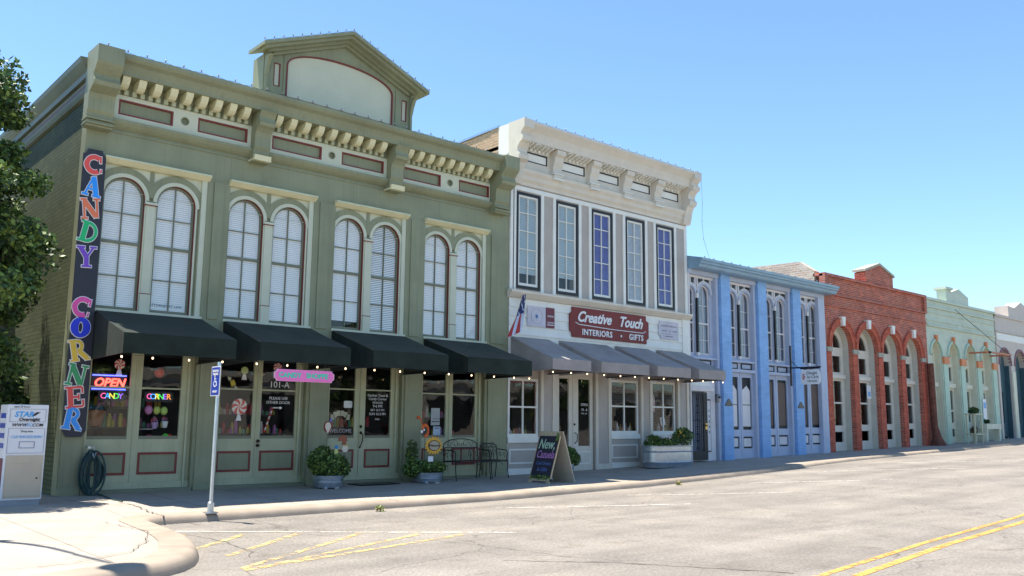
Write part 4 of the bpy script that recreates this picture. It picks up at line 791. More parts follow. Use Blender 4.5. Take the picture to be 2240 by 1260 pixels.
# parking sign on its pole
t = thing('parking_sign', (1.22, -3.88, -.05), 'blue wheelchair parking sign on a galvanised pole at the kerb', 'road sign')
b = MB(); b.tube([(1.22, -3.88, -.05), (1.225, -3.88, 2.3)], .03, 10); b.build('pole', GALV, t, True); b = MB(); b.lathe([(.05, 0), (.05, .16), (.034, .17), (.034, .18)], 1.22, -3.88, 12, z=-.05); b.box(1.13, 1.31, -3.97, -3.79, -.052, -.035); b.build('base_collar', GALV, t)
p = bpy.data.objects.new('plate_pivot', None)
tp = MB()
def ypl(b, x, f):   # rotate local (x,z)-plane drawing so that it faces -X
    b.v = [(x + q[1], -3.88 - q[0], q[2]) for q in b.v]; return b
b = MB(); b.prism([(-.15, 1.76), (.15, 1.76), (.165, 1.775), (.165, 2.215), (.15, 2.23), (-.15, 2.23), (-.165, 2.215), (-.165, 1.775)], 'y', -.004, .004); sp_ = ypl(b, 1.18, 0).build('plate', LETW, t)
b = MB(); b.prism(rect(-.15, .15, 1.775, 2.215), 'y', -.006, -.0045); ypl(b, 1.18, 0).build('blue_field', BLUESG, sp_)
b = MB(); b.text('RESERVED', 0, 2.155, .05, -.009, .003, 0, .001); b.text('PARKING', 0, 2.105, .05, -.009, .003, 0, .001); b.text('AHEAD', 0, 1.83, .05, -.009, .003, 0, .001)
b.ring(-.005, 1.96, .045, .06, 150, 400, -.0095, -.0065); b.ring(-.02, 2.075, 0.001, .016, 0, 359.9, -.0095, -.0065); b.prism(bar(-.02, 2.06, -.01, 1.98, .02, 0), 'y', -.0096, -.0066); b.prism(bar(-.01, 1.985, .045, 1.985, .018, 0), 'y', -.0098, -.0068); b.prism(bar(.045, 1.985, .065, 1.92, .018, 0), 'y', -.01, -.0069); b.prism(bar(-.015, 2.03, .035, 2.03, .013, 0), 'y', -.0094, -.0064)
ypl(b, 1.18, 0).build('lettering', LETW, sp_)
# blade sign on the blue building
t = thing('blade_sign', (24.1, -.0, 2.78), 'white oval-ended blade sign hanging from a black bracket on a blue pillar', 'sign', rz=-pi / 2)
b = MB(); b.box(.30 - .0, .35, -.03, .03, 0, 1.45); b.build('post', BLACK, t); b = MB(); b.box(.3, 1.5, -.02, .02, .62, .67); b.tube([(.35, 0, .9), (.6, 0, .66)], .012, 5); b.box(.7, 1.45, -.035, .035, .585, .62); b.build('arm', BLACK, t)
b = MB(); b.prism([(.72, .12), (.8, .04), (1.38, .04), (1.46, .12), (1.46, .48), (1.38, .56), (.8, .56), (.72, .48)], 'y', -.02, .02); o = b.build('board', LETW, t)
b = MB(); b.text('Design', 1.14, .44, .15, -.024, .004, 0, .0, .3); b.text('by Carla', 1.18, .30, .13, -.024, .004, 0, .0, .3); b.text('930-4255', 1.16, .15, .10, -.024, .004, 0, .0); b.leaves((.84, -.03, .3), (.05, .004, .12), 30, .03, 3, 1); b.build('lettering', [LETK, mat('red_mark', (.5, .05, .08))], o)
# house-number plaques on blue pillars
for x, l in ((20.46, 'dark arched plaque on the blue pillar beside the wall lamp'), (24.97, 'dark arched plaque on the blue pillar below the blade sign')):
    b = MB(); z = 2.0; b.prism([(x - .2, z), (x + .2, z), (x + .2, z + .07), (x + .12, z + .12), (x + .08, z + .2), (x, z + .24), (x - .08, z + .2), (x - .12, z + .12), (x - .2, z + .07)], 'y', -.175, -.152); tag(b.build('plaque', mat('grey_bronze', (.09, .09, .08), .4, .2), bevel=.004), l, 'plaque')
t = thing('wall_lamp', (19.86, .0, 2.1), 'small black wall lantern beside the iron gate', 'lamp'); b = MB(); b.box(19.80, 19.90, -.09, -.081, 2.1, 2.38); b.tube([(19.85, -.09, 2.32), (19.85, -.2, 2.36), (19.85, -.22, 2.3)], .012, 6); b.build('bracket', IRON, t)
b = MB(); b.lathe([(.03, .0), (.055, .14), (.055, .15)], 19.85, -.22, 6, z=2.09); b.build('lantern_glass', mat('frosted_glass', (.5, .5, .46), .3), t); b = MB(); b.lathe([(.07, 0), (.02, .06), (.001, .07)], 19.85, -.22, 6, z=2.24); b.build('cap', IRON, t)
# iron gate
t = thing('iron_gate', (19.0, -.02, .22), 'black wrought iron security gate with twisted bars beside the grey trough', 'gate'); b = MB()
x0, x1, z0, z1 = 18.6, 19.44, .25, 2.42; b.plate(rect(x0, x1, z0, z1), [rect(x0 + .05, x1 - .2, z0 + .28, z1 - .06)], -.03, .01); b.box(x0 + .05, x1 - .19, -.028, .008, 1.5, 1.52); b.build('frame', IRON, t)
b = MB(); 
for k in range(5): b.box(x0 + .11 + k * .105, x0 + .122 + k * .105, -.02, .0, z0 + .28, z1 - .05)
b.build('bars', IRON, t); b = MB()
for k in range(24): b.ball((x0 + .32, -.01, z0 + .38 + k * .075), .025 + .012 * (k % 3 == 0), 5)
b.build('scroll_ornament', IRON, t); b = MB(); b.ball((x1 - .08, -.07, 1.35), .035); b.box(x1 - .13, x1 - .03, -.045, -.031, 1.22, 1.42); b.build('knob', BRASS, t)
# flag
t = thing('flag', (11.25, -.15, 4.9), 'furled American flag on a short pole slanting down over the first grey awning', 'flag'); b = MB(); b.tube([(11.3, -.05, 4.9), (10.85, -.55, 4.2)], .014, 6); b.build('pole', mat('pole_white', (.6, .58, .5)), t)
P0 = Vector((11.26, -.12, 4.84)); P1 = Vector((10.25, -.85, 3.62))
fb_ = MB(); n = 26; kx = 20; dirv = (P1 - P0)
for i in range(n + 1):
    s = i / n; c = P0 + dirv * s; w = .045 + .05 * min(1, s * 2) + (.16 * max(0, s - .45)); 
    for k in range(kx):
        a = 2 * pi * k / kx; rr = w * (1 + .28 * sin(3 * a + s * 5)); fb_.v.append((c.x + rr * cos(a) * 1.1, c.y + rr * sin(a) * .5, c.z + rr * cos(a) * .5 - .0))
for i in range(n):
    for k in range(kx):
        fb_.f.append((i * kx + k, i * kx + (k + 1) % kx, (i + 1) * kx + (k + 1) % kx, (i + 1) * kx + k))
        fb_.m.append((0 if (i * 7 + k * 5) % 6 else 1) if i < n * .52 else (2 if (k // 2) % 2 else 1))
fb_.build('cloth', [mat('flag_navy', (.025, .03, .10)), mat('flag_white', (.62, .60, .66)), mat('flag_red', (.50, .05, .04))], t, True)
# ================================================================== THINGS ON THE PAVEMENT
def leafset(b, c, r, n, size, seed, **k): return b.leaves(c, r, n, size, seed, **k)
def tub(name, cx, cy, r, h, label, shrub, sr, ss, n, seed):
    z = walk_z(cx, cy); t = thing('planter', (cx, cy, z), label, 'planter', 'round galvanised planters')
    b = MB(); b.lathe([(r * .9, .02), (r * .92, .03), (r * .95, h * .38), (r * 1.0, h * .42), (r * .95, h * .46), (r * .96, h * .62), (r * 1.01, h * .66), (r * .97, h * .7), (r, h * .98), (r * 1.03, h), (r * .96, h), (r * .94, h - .05)], cx, cy, 28, z=z); b.box(cx - r * .7, cx - r * .5, cy - r * .8, cy - r * .5, z, z + .03); b.box(cx + .0, cx + r * .3, cy - r * .9, cy - r * .7, z, z + .03); b.build('tub', GALV, t, True)
    b = MB(); b.lathe([(r * .93, 0), (.001, .01)], cx, cy, 16, z=z + h - .045); b.build('soil', BROWN, t)
    b = MB(); 
    for k, (dx, dy, dz, rx, rz) in enumerate(shrub): b.leaves((cx + dx, cy + dy, z + h + dz), (rx, rx * .9, rz), int(n * rx * rx * 6), sr, seed + k, nm=3, hollow=.25)
    b.build('shrub', [LEAFD, LEAF, LEAFL], t); return t, z
tub('a', 5.06, -.82, .32, .27, 'round galvanised tub with a bushy shrub and round signs on sticks, beside the double doors', [(0, 0, .2, .42, .3), (.2, 0, .12, .3, .22), (-.18, .02, .28, .3, .28), (-.1, .1, .42, .2, .2)], .035, 1, 3600, 11)
tub('b', 7.78, -.62, .36, .24, 'round galvanised tub under the sunflower sign beside the bench', [(0, 0, .12, .45, .14), (-.35, .05, .08, .28, .2), (-.32, .2, .42, .16, .34), (.25, 0, .1, .25, .14)], .035, 1, 3000, 31)
tub('c', 12.35, -.62, .2, .27, 'small white-grey tub with a rounded shrub behind the chalkboard', [(.05, 0, .2, .3, .26), (.22, 0, .12, .24, .2), (-.1, 0, .3, .2, .2)], .032, 1, 4200, 51)
# oval trough
z = walk_z(16.4, -.8); t = thing('stock_trough', (16.4, -.8, z), 'long oval galvanised stock trough full of leafy plants beside the iron gate', 'planter'); b = MB()
def oval(r, h, n=36): return [(16.4 + (.62 if cos(a) > 0 else -.62) + r * cos(a), -.78 + r * sin(a), z + h) for a in [2 * pi * (k + .5) / n for k in range(n)]]
pf = [(.30, 0), (.33, .015), (.345, .13), (.365, .15), (.345, .17), (.35, .44), (.372, .46), (.35, .48), (.355, .60), (.385, .615), (.385, .63), (.34, .63), (.33, .55)]
for r, h in pf: b.v += oval(r, h)
for i in range(len(pf) - 1):
    for k in range(36): b.f.append((i * 36 + k, i * 36 + (k + 1) % 36, (i + 1) * 36 + (k + 1) % 36, (i + 1) * 36 + k))
b.f.append(tuple(range(12 * 36, 13 * 36))); b.m = [0] * len(b.f); b.build('trough', GALV, t, True)
b = MB(); sd = 70
for dx, h, r in ((-.75, .08, .2), (-.5, .06, .2), (-.3, .1, .18), (-.05, .06, .2), (.2, .08, .2), (.42, .2, .2), (.6, .28, .2), (.85, .15, .24), (.98, .3, .16), (.72, .42, .13), (-.62, .22, .1)):
    b.leaves((16.4 + dx, -.78, z + .63 + h), (r, .24, r * .9), 260, .04, sd, nm=3, hollow=.2); sd += 1
b.leaves((16.35, -.82, z + .85), (.28, .12, .1), 40, .035, 99, mi=3, hollow=.2); b.leaves((16.9, -.85, z + .95), (.2, .14, .12), 22, .035, 98, mi=4, hollow=.2)
b.build('foliage', [LEAFD, LEAF, LEAFL, mat('white_petal', (.75, .7, .66)), mat('yellow_petal', (.75, .5, .08))], t)
# signs on sticks in tubs
def stake(name, x, y, z0, z1, label, cat, group='sign sticks in the galvanised tubs'):
    t = thing(name, (x, y, z0), label, cat, group); b = MB(); b.tube([(x, y, z0), (x + .01, y, z1)], .006, 5); b.build('stick', IRON, t); return t
t = stake('garden_stake', 4.97, -.85, .5, 1.35, 'ghost-shaped stake with red rim standing highest in the tub with two shrubs', 'garden stake'); b = MB(); b.v = []; b.prism(circ(4.97, 1.26, .095, 16, 1.25), 'y', -.87, -.855); b.build('rim', SIGNR, t); b = MB(); b.prism(circ(4.975, 1.27, .07, 16, 1.25), 'y', -.876, -.871); b.prism([(4.97, 1.12), (5.02, 1.2), (4.93, 1.2)], 'y', -.877, -.8765); b.build('ghost', mat('cream_board', (.62, .56, .46)), t); b = MB(); b.prism([(5.0, 1.38), (5.07, 1.36), (5.04, 1.45)], 'y', -.88, -.87); b.build('blue_hat', mat('periwinkle', (.18, .2, .5)), t)
t = stake('garden_stake', 5.37, -.9, .5, .98, 'pumpkin-brown stake with a round white face, right of the ghost stake', 'garden stake'); b = MB(); b.prism(circ(5.38, .80, .075, 18), 'y', -.92, -.905); b.build('face', mat('cream_board', (.62, .56, .46)), t); b = MB(); b.prism([(5.2, .96), (5.44, .96), (5.40, 1.06), (5.3, 1.09), (5.22, 1.04)], 'y', -.92, -.905); b.box(5.3, 5.4, -.922, -.907, .88, .96); b.build('hat', mat('rust_board', (.26, .08, .04)), t); b = MB(); b.prism([(5.36, .86), (5.45, .84), (5.43, .88)], 'y', -.925, -.9205); b.build('collar', mat('yellow_mark', (.6, .5, .05)), t)
t = stake('garden_stake', 5.11, -1.0, .4, .85, 'little owl stake with blue head and yellow belly, lowest in the tub', 'garden stake'); b = MB(); b.prism(circ(5.11, .74, .045, 14, 1.4), 'y', -1.02, -1.0); b.build('body', mat('pale_yellow', (.5, .55, .2)), t); b = MB(); b.prism(circ(5.115, .84, .04, 12), 'y', -1.02, -1.0); b.build('head', mat('blue_mark', (.03, .22, .5)), t)
t = stake('garden_stake', 7.62, -.7, .3, 1.5, 'orange and black cat stake with a curled orange tail in the tub by the bench', 'garden stake'); b = MB(); b.ring(7.62, 1.18, .06, .11, -100, 170, -.72, -.70, 0, 18, 1.5); b.tube([(7.56, -.7, 1.24), (7.52, -.7, 1.4), (7.46, -.7, 1.5)], .014, 6); b.ball((7.42, -.7, 1.48), .04); b.build('orange_body', mat('orange_enamel', (.62, .12, .02)), t, True); b = MB(); b.prism(circ(7.60, 1.18, .055, 12, 1.3), 'y', -.715, -.69); b.build('black_face', BLACK, t); b = MB(); b.prism(circ(7.52, 1.16, .035, 10), 'y', -.722, -.716); b.prism(circ(7.585, 1.2, .025, 10), 'y', -.722, -.716); b.build('white_marks', LETW, t)
t = stake('sunflower_sign', 7.82, -.75, .3, .8, 'yellow sunflower-shaped sign reading Welcome above the tub beside the bench', 'sign'); c = (7.83, .84); b = MB()
for k in range(18): a = 2 * pi * k / 18; b.prism([(c[0] + .20 * cos(a - .17), c[1] + .16 * sin(a - .17)), (c[0] + .27 * cos(a), c[1] + .225 * sin(a)), (c[0] + .20 * cos(a + .17), c[1] + .16 * sin(a + .17)), (c[0], c[1])], 'y', -.775 - .0007 * k, -.76)
b.build('petals', PETAL, t); b = MB(); b.prism(circ(*c, .17, 26, .72), 'y', -.797, -.79); b.build('rim', BROWN, t); b = MB(); b.prism(circ(*c, .15, 26, .70), 'y', -.802, -.7975); b.build('face', mat('tan_board', (.42, .36, .26)), t); b = MB(); b.text('Welcome', c[0], c[1], .085, -.806, .004, 0, .001, .3); b.build('lettering', BROWN, t)
t = stake('plant_label', 7.68, -.85, .25, .5, 'small white label card below the sunflower sign', 'label'); b = MB(); b.box(7.61, 7.75, -.87, -.862, .48, .6); b.build('card', LETW, t)
# iron bench and chair
def bench(x0, x1, y0, y1, label, name='garden_bench', cat='bench', arch_h=.2):
    t = thing(name, ((x0 + x1) / 2, (y0 + y1) / 2, 0), label, cat); zs = .46; xm = (x0 + x1) / 2; w = (x1 - x0) / 2; yb = y1 - .03
    b = MB(); b.box(x0, x1, y0, y0 + .02, zs - .04, zs); b.box(x0, x1, y1 - .02, y1, zs - .04, zs)
    n = int((x1 - x0) / .05)
    for k in range(n + 1): x = x0 + (x1 - x0) * k / n; b.box(x, x + .012, y0 + .02, y1 - .02, zs - .015, zs - .005)
    for k in range(5): y = y0 + (y1 - y0) * (k + .5) / 5; b.box(x0, x1, y, y + .012, zs - .022, zs - .0155)
    b.build('seat', IRON, t)
    b = MB(); P = [(x0, yb, zs)] + [(xm - w * cos(pi * k / 16), yb + .05, .78 + arch_h * sin(pi * k / 16) ** .8) for k in range(17)] + [(x1, yb, zs)]; b.tube(P, .014, 6)
    b.tube([(xm - w, yb + .04, .77), (xm + w, yb + .04, .77)], .011, 5); b.tube([(xm, yb, zs), (xm, yb + .05, .76)], .008, 5)
    for sgn in (-1, 1):
        for sc, ox, oz in ((.10, .16, .86), (.07, .34, .84), (.05, .05, .83)) if w > .4 else ((.07, .12, .83),):
            b.tube([(xm + sgn * (ox + sc * (1 - k / 20) * cos(k * .45)), yb + .05, oz + sc * (1 - k / 20) * sin(k * .45)) for k in range(16)], .006, 4)
        for sc, ox in ((.10, .3), (.09, .52)) if w > .4 else ((.08, .16),):
            b.tube([(xm + sgn * (ox + sc * (1 - k / 22) * cos(k * .42)), yb + .03, .62 + 1.3 * sc * (1 - k / 22) * sin(k * .42)) for k in range(18)], .006, 4)
    for x in (xm - w * .55, xm + w * .55): b.tube([(x, yb, zs), (x, yb + .05, .77)], .008, 5)
    b.build('backrest', IRON, t)
    for x in (x0, x1):
        b = MB(); b.tube([(x, yb, .72), (x, y0 + .05, .70), (x, y0, .64), (x, y0 + .02, zs)], .013, 6); b.tube([(x, yb - .1 + .06 * (1 - k / 18) * cos(k * .45), .58 + .08 * (1 - k / 18) * sin(k * .45)) for k in range(14)], .006, 4); b.tube([(x, y0 + .12 + .05 * (1 - k / 18) * cos(k * .45), .57 + .08 * (1 - k / 18) * sin(k * .45)) for k in range(14)], .006, 4); b.build('armrest', IRON, t)
    for x in (x0, x1):
        for y, d in ((y0, -.05), (y1, .05)):
            b = MB(); b.tube([(x, y, zs), (x, y + d * .2, .25), (x, y + d, .0)], [.015, .012, .014], 6); b.build('leg', IRON, t)
    b = MB(); b.tube([(x0 + w * .7 * (1 - cos(pi * k / 8)) / 1.4 * 1.43, y0, zs - .04 - .08 * (abs(k - 4) / 4) ** 2) for k in range(9)], .007, 4); b.build('apron_scroll', IRON, t); return t
bench(8.50, 9.56, -.75, -.28, 'black wrought iron bench with scrolled arched back in front of the green shop')
t = bench(9.72, 10.25, -.62, -.2, 'black wrought iron chair with scrollwork between the bench and the cream shop', 'garden_chair', 'chair', .08)
b = MB(); b.plate(rect(8.2, 8.25, .3, .75), [], -.8, -.77)
t = thing('framed_panel', (8.86, -.78, .46), 'dark red wooden frame leaning against the front of the iron bench seat', 'frame'); b = MB(); b.plate(rect(8.62, 9.22, .44, .78), [rect(8.645, 9.195, .465, .755)], -.80, -.78); b.build('frame', mat('burgundy_wood', (.10, .02, .025), .4, .2), t)
# A-frame chalkboard
t = thing('chalkboard_sign', (10.32, -2.15, walk_z(10.3, -2.1)), 'A-frame black chalkboard with chalk writing New Cazuela on the pavement', 'sign', rz=-pi / 2)
def lean(b, sgn):   # tilt about the top edge
    out = []
    for x, y, z in b.v: out.append((x, y * .94 - sgn * (.03 + (1.17 - z) * .33), z)); 
    b.v = out; return b
b = MB(); b.box(-.34, .34, -.012, .012, .1, 1.08); o = lean(b, 1).build('blackboard', NAVY, t)
b = MB(); b.box(-.36, .36, -.02, .014, 1.08, 1.19); b.box(-.36, -.34, -.02, .014, .03, 1.19); b.box(.34, .36, -.02, .014, .03, 1.19); b.box(-.36, .36, -.02, .014, .04, .1); b.box(-.36, -.26, -.02, .014, -.01, .04); b.box(.26, .36, -.02, .014, -.01, .04); lean(b, 1).build('frame', WOODL, t)
b = MB(); b.text('New,', -.02, .88, .32, -.015, .004, 0, .003, .2, sx=.8); lean(b, 1).build('writing', mat('green_chalk', (.45, .62, .45)), o)
b = MB(); b.text('Cazuela', 0, .64, .24, -.015, .004, 0, .002, .25, sx=.78); lean(b, 1).build('writing', mat('pink_chalk', (.5, .22, .48)), o)
b = MB(); b.text('Cold Drinks', 0, .44, .10, -.015, .004, 0, .001, .2); b.text('& Gifts', .0, .3, .12, -.015, .004, 0, .001, .2); lean(b, 1).build('writing', mat('blue_chalk', (.10, .16, .38)), o)
b = MB(); b.leaves((.3, -.03, 1.05), (.06, .02, .12), 60, .03, 5, nm=2); b.leaves((0, -.03, .12), (.36, .02, .05), 120, .03, 6, nm=2); lean(b, 1).build('leaf_garland', [LEAF, LEAFL], t)
b = MB(); b.box(-.36, .36, -.012, .012, .0, 1.19); lean(b, -1).build('back_board', mat('cream_board2', (.52, .47, .38), .6, .08), t)
# drop box
t = thing('drop_box', (-.89, -1.2, -.02), 'white and beige courier drop box with sloped lettering at the left edge of the shop', 'drop box')
x0, x1, y0, y1 = -1.2, -.60, -1.46, -.95
b = MB(); b.box(x0, x1, y0, y1, .08, 1.6); b.build('body', WMETAL, t, bevel=.01); b = MB(); b.box(x0 + .02, x1 - .02, y0 + .02, y1 - .02, -.03, .08); b.build('plinth', mat('grey_plinth', (.3, .31, .34)), t)
b = MB(); b.box(x0 + .03, x1 - .02, y0 - .006, y0 + .01, .11, .79); b.build('lower_panel', BEIGE, t)
o = MB().box(x0 + .04, x1 - .05, y0 - .014, y0 - .007, .14, .66).build('service_door', BEIGE, t, bevel=.003); b = MB(); b.ball((x1 - .10, y0 - .016, .42), .015, 6); b.build('lock', IRON, o)
b = MB(); b.plate(rect(x0 + .035, x1 - .035, 1.32, 1.53), [rect(x0 + .041, x1 - .041, 1.326, 1.524)], y0 - .006, y0 - .001); b.plate(rect(x0 + .03, x1 - .03, .82, 1.22), [rect(x0 + .036, x1 - .036, .826, 1.214)], y0 - .006, y0 - .001); b.plate(rect(-1.0, -.77, .90, 1.01), [rect(-.99, -.78, .91, 1.0)], y0 - .012, y0 - .001); b.build('panel_seam', mat('grey_mark', (.3, .3, .36)), t)
b = MB(); b.text('STAR', -.96, 1.44, .12, y0 - .006, .004, 0, .003, .2); b.build('lettering', mat('sky_blue_mark', (.05, .35, .75)), t)
b = MB(); b.text('Overnight', -.88, 1.36, .075, y0 - .006, .004, 0, .002, .2); b.text('WWW', -1.02, 1.27, .07, y0 - .006, .004, 0, .001, .25); b.text('.COM', -.76, 1.27, .07, y0 - .006, .004, 0, .001, .25); b.prism([(-.86, 1.41), (-.78, 1.48), (-.72, 1.48), (-.8, 1.42)], 'y', y0 - .006, y0 - .002); b.text('Drop box', -.9, 1.17, .045, y0 - .006, .004); b.text('open 24 hours', -1.0, 1.565, .04, y0 - .006, .004); b.build('lettering', LETK, t)
b = MB(); b.text('LSO', -.885, 1.27, .07, y0 - .006, .004, 0, .001, .25); b.text('Call 800.800.8984', -.9, 1.08, .062, y0 - .006, .004, 0, .0005, .25); b.build('lettering', mat('light_blue_mark', (.22, .45, .75)), t)
b = MB(); 
for k in range(4): b.box(x0 - .008, x0 - .001, y0 + .1, y1 - .1, 1.38 - k * .16, 1.46 - k * .16)
b.build('side_marks', BLUESG, t); b = MB(); b.box(x0 - .006, x0 - .001, y0 + .04, y1 - .04, .12, .74); b.build('side_panel', mat('maroon_board', cs(104, 52, 62)), t)
# hose
t = thing('garden_hose', (.52, -.2, -.02), 'coiled dark green garden hose hanging from a wall bracket below the vertical sign', 'hose'); b = MB(); pts = []
for k in range(9 * 26):
    a = 2 * pi * k / 26; j = k // 26; w = .13 + .075 * sin(j * 2.1); h = .34 + .07 * sin(j * 1.3); pts.append((.52 + .03 * sin(j * 1.7) + w * sin(a), -.2 + .012 * (j - 4) + .02 * cos(a * 2 + j), .40 + .02 * cos(j) - h * cos(a) * (1 if cos(a) > 0 else .95)))
b.tube(pts, .019, 6); b.build('coil', HOSE, t, True); b = MB(); b.tube([(.62, -.2, .03), (.68, -.5, .0), (.62, -1.0, .0), (.58, -1.35, .0), (.64, -1.6, -.005)], .016, 6); b.build('loose_end', HOSE, t, True)
b = MB(); b.box(.44, .5, -.14, -.03, .84, .88); b.tube([(.46, -.1, .86), (.56, -.12, .86), (.56, -.12, .78)], .012, 6); b.tube([(.5, -.26, .76), (.52, -.28, .66), (.55, -.26, .76)], .008, 5); b.build('tap', GALV, t)
# door mat, shop interior display
b = MB(); b.prism([(6.0 + .45 * cos(a) + .45, -.58 + .28 * sin(a)) for a in [pi * k / 12 for k in range(13)]][::-1] + [], 'z', .006, .02) if 0 else b.box(5.9, 6.95, -.75, -.2, .006, .02); tag(b.build('door_mat', BLACK, bevel=.004), 'black door mat in front of the doors with the curved bronze handle', 'door mat')
# neon and window displays of the candy shop
t = thing('neon_sign', (.9, .2, 2.05), 'lit OPEN sign with red letters between two blue tubes in the first shop window', 'neon sign')
b = MB(); b.text('OPEN', .83, 2.06, .22, .19, .012, 0, .006, .25, sx=.98); b.build('red_tubes', mat('red_neon', (1, .07, .05), .4, 0, emit=2.2), t)
for z in (2.19, 1.93): b = MB(); b.box(.52, 1.14, .185, .2, z, z + .022); b.build('blue_tube', mat('blue_neon', (.08, .10, 1), .4, 0, emit=2.2), t)
b = MB(); b.box(.50, 1.16, .21, .22, 1.9, 2.24); b.build('back_board', NAVY, t)
CC = [(226, 84, 150), (60, 150, 236), (230, 200, 70), (60, 200, 90), (140, 90, 220), (230, 140, 60)]
for w, cx, z, l in (('CANDY', .9, 1.81, 'small black board with multicoloured letters CANDY below the OPEN sign'), ('CORNER', 1.79, 1.82, 'small black board with multicoloured letters CORNER in the second window pane')):
    t = thing('window_sign', (cx, .2, z), l, 'sign'); wd = .25 if w == 'CANDY' else .28; b = MB(); b.prism([(cx - wd, z - .07), (cx - wd + .04, z - .1), (cx + wd - .04, z - .1), (cx + wd, z - .07), (cx + wd, z + .07), (cx + wd - .04, z + .1), (cx - wd + .04, z + .1), (cx - wd, z + .07)], 'y', .2, .21); b.build('board', BLACK, t)
    for k, ch in enumerate(w):
        b = MB(); b.text(ch, cx - wd + .05 + (2 * wd - .1) * (k + .5) / len(w), z, .15, .196, .004, 0, .002); cc = CC[k % 6]; b.build('letter', flat('neon_letter_%d' % (k % 6), tuple(lin(v) for v in cc), .6), t)
def lolly(x, z, r, y, label, mats):
    t = thing('lollipop_decoration', (x, y, z), label, 'decoration'); b = MB(); n = 12
    for k in range(n):
        P = []
        for j in range(6): a = 2 * pi * k / n + j * .16; rr = r * j / 5; P.append((x + rr * cos(a), z + rr * sin(a)))
        for j in range(5, 0, -1): a = 2 * pi * (k + 1) / n + j * .16; rr = r * j / 5; P.append((x + rr * cos(a), z + rr * sin(a)))
        b.prism(P, 'y', y - .02, y, k % 2)
    b.build('candy_disc', mats, t); b = MB(); b.prism([(x - .03, z - r), (x + .03, z - r), (x + .06, z - r - .12), (x - .06, z - r - .12)], 'y', y - .01, y); b.build('wrapper_tail', LETW, t); return t
RW = [mat('candy_red', (.62, .06, .04)), mat('candy_white', (.75, .68, .62))]
lolly(1.0, 2.42, .10, .21, 'red and white swirl candy hanging above the OPEN sign', RW); lolly(3.47, 1.66, .17, .21, 'large red and white swirl candy in the left door pane behind the parking sign', RW); lolly(4.3, 2.52, .1, .21, 'small red swirl candy partly hidden above the pink hanging sign', RW)
lolly(3.55, 2.42, .08, .22, 'pale green round candy hanging at the top of the left door pane', [mat('lime_candy', (.45, .55, .16)), mat('pale_lime', (.55, .62, .3))])
t = thing('wrapped_candy_decoration', (3.3, .22, 2.15), 'yellow wrapped candy hanging in the left door pane', 'decoration'); b = MB(); b.prism([(3.24, 2.18), (3.32, 2.22), (3.37, 2.12), (3.28, 2.07)], 'y', .2, .22); b.prism([(3.18, 2.28), (3.26, 2.26), (3.25, 2.2), (3.2, 2.2)], 'y', .2, .22, 1); b.prism([(3.36, 2.1), (3.44, 2.02), (3.36, 2.0), (3.33, 2.07)], 'y', .2, .22, 1); b.build('candy', [mat('gold_candy', (.65, .5, .06)), mat('pale_candy', (.6, .62, .45))], t)
b = MB()
for k in range(9): a0 = (4.06 + .012 * k * 1.6, 1.12 + k * .058); b.tube([(a0[0], .22, a0[1]), (a0[0] + .019, .22, a0[1] + .058)], .02, 8, k % 2)
tag(b.build('candy_cane', [RW[0], RW[1]]), 'thin red and white striped candy cane leaning in the right door pane', 'decoration')
for k, (x, z, cc, r) in enumerate(((1.62, 1.56, (.55, .22, .42), .075), (1.78, 1.56, (.42, .55, .12), .07), (1.92, 1.55, (.42, .6, .15), .07), (1.98, 1.05, (.06, .6, .05), .06), (1.86, 1.0, (.7, .7, .04), .055), (2.06, .98 + .06, (.6, .03, .03), .06), (1.66, 1.0, (.5, .1, .16), .09), (1.78, 2.3, (.5, .06, .03), .1))):
    b = MB(); b.ball((x, .24, z), r, 10, 0, 1.2 if k < 3 else 1); tag(b.build('balloon' if k < 3 else 'toy_ball', flat('toy_%d' % k, cc), smooth=True), ('pink balloon left of the two green balloons in the window', 'green balloon in the middle of the three balloons', 'green balloon on the right of the three balloons', 'bright green ball low in the second window pane', 'yellow ball low in the second window pane', 'red ball in the bottom right corner of the second window pane', 'dark pink round bag at the bottom of the second window pane', 'red hanging ball at the top of the second window pane')[k], 'balloon' if k < 3 else 'ball')
def bucket(x, z, m, l): b = MB(); b.lathe([(.045, 0), (.065, .12), (.065, .125), (.055, .12), (.04, .02)], x, .26, 12, z=z); b.leaves((x, .26, z + .16), (.06, .04, .05), 40, .03, int(x * 10), 1, nm=2); tag(b.build('candy_bucket', [m, mat('mixed_red', (.5, .1, .12)), mat('mixed_blue', (.12, .2, .5))]), l, 'bucket')
bucket(1.76, 1.2, mat('lilac_bucket', (.4, .28, .5)), 'lilac bucket of sweets below the middle balloon'); bucket(1.96, 1.22, mat('white_bucket', (.55, .6, .58)), 'white bucket of sweets below the right balloon')
b = MB(); b.box(1.46, 2.2, .2, .6, 1.0, 1.03); b.box(1.48, 1.75, .3, .55, 1.18, 1.2); b.box(.5, 1.2, .3, .9, .98, 1.02); b.box(3.0, 4.7, .35, .9, 1.0, 1.04); tag(b.build('display_shelf', mat('grey_shelf', (.35, .34, .33))), 'pale display shelf behind the candy shop windows', 'shelf')
b = MB(); b.lathe([(.16, 0), (.21, .28), (.21, .3), (.17, .28), (.15, .05)], .75, .7, 16, z=1.25); b.leaves((.75, .7, 1.58), (.2, .2, .05), 120, .04, 8, 1); tag(b.build('bushel_basket', [mat('terracotta_basket', (.28, .11, .05), .7, .2), mat('blue_wrap', (.08, .2, .32))]), 'brown basket with blue wrapping in the first shop window', 'basket')
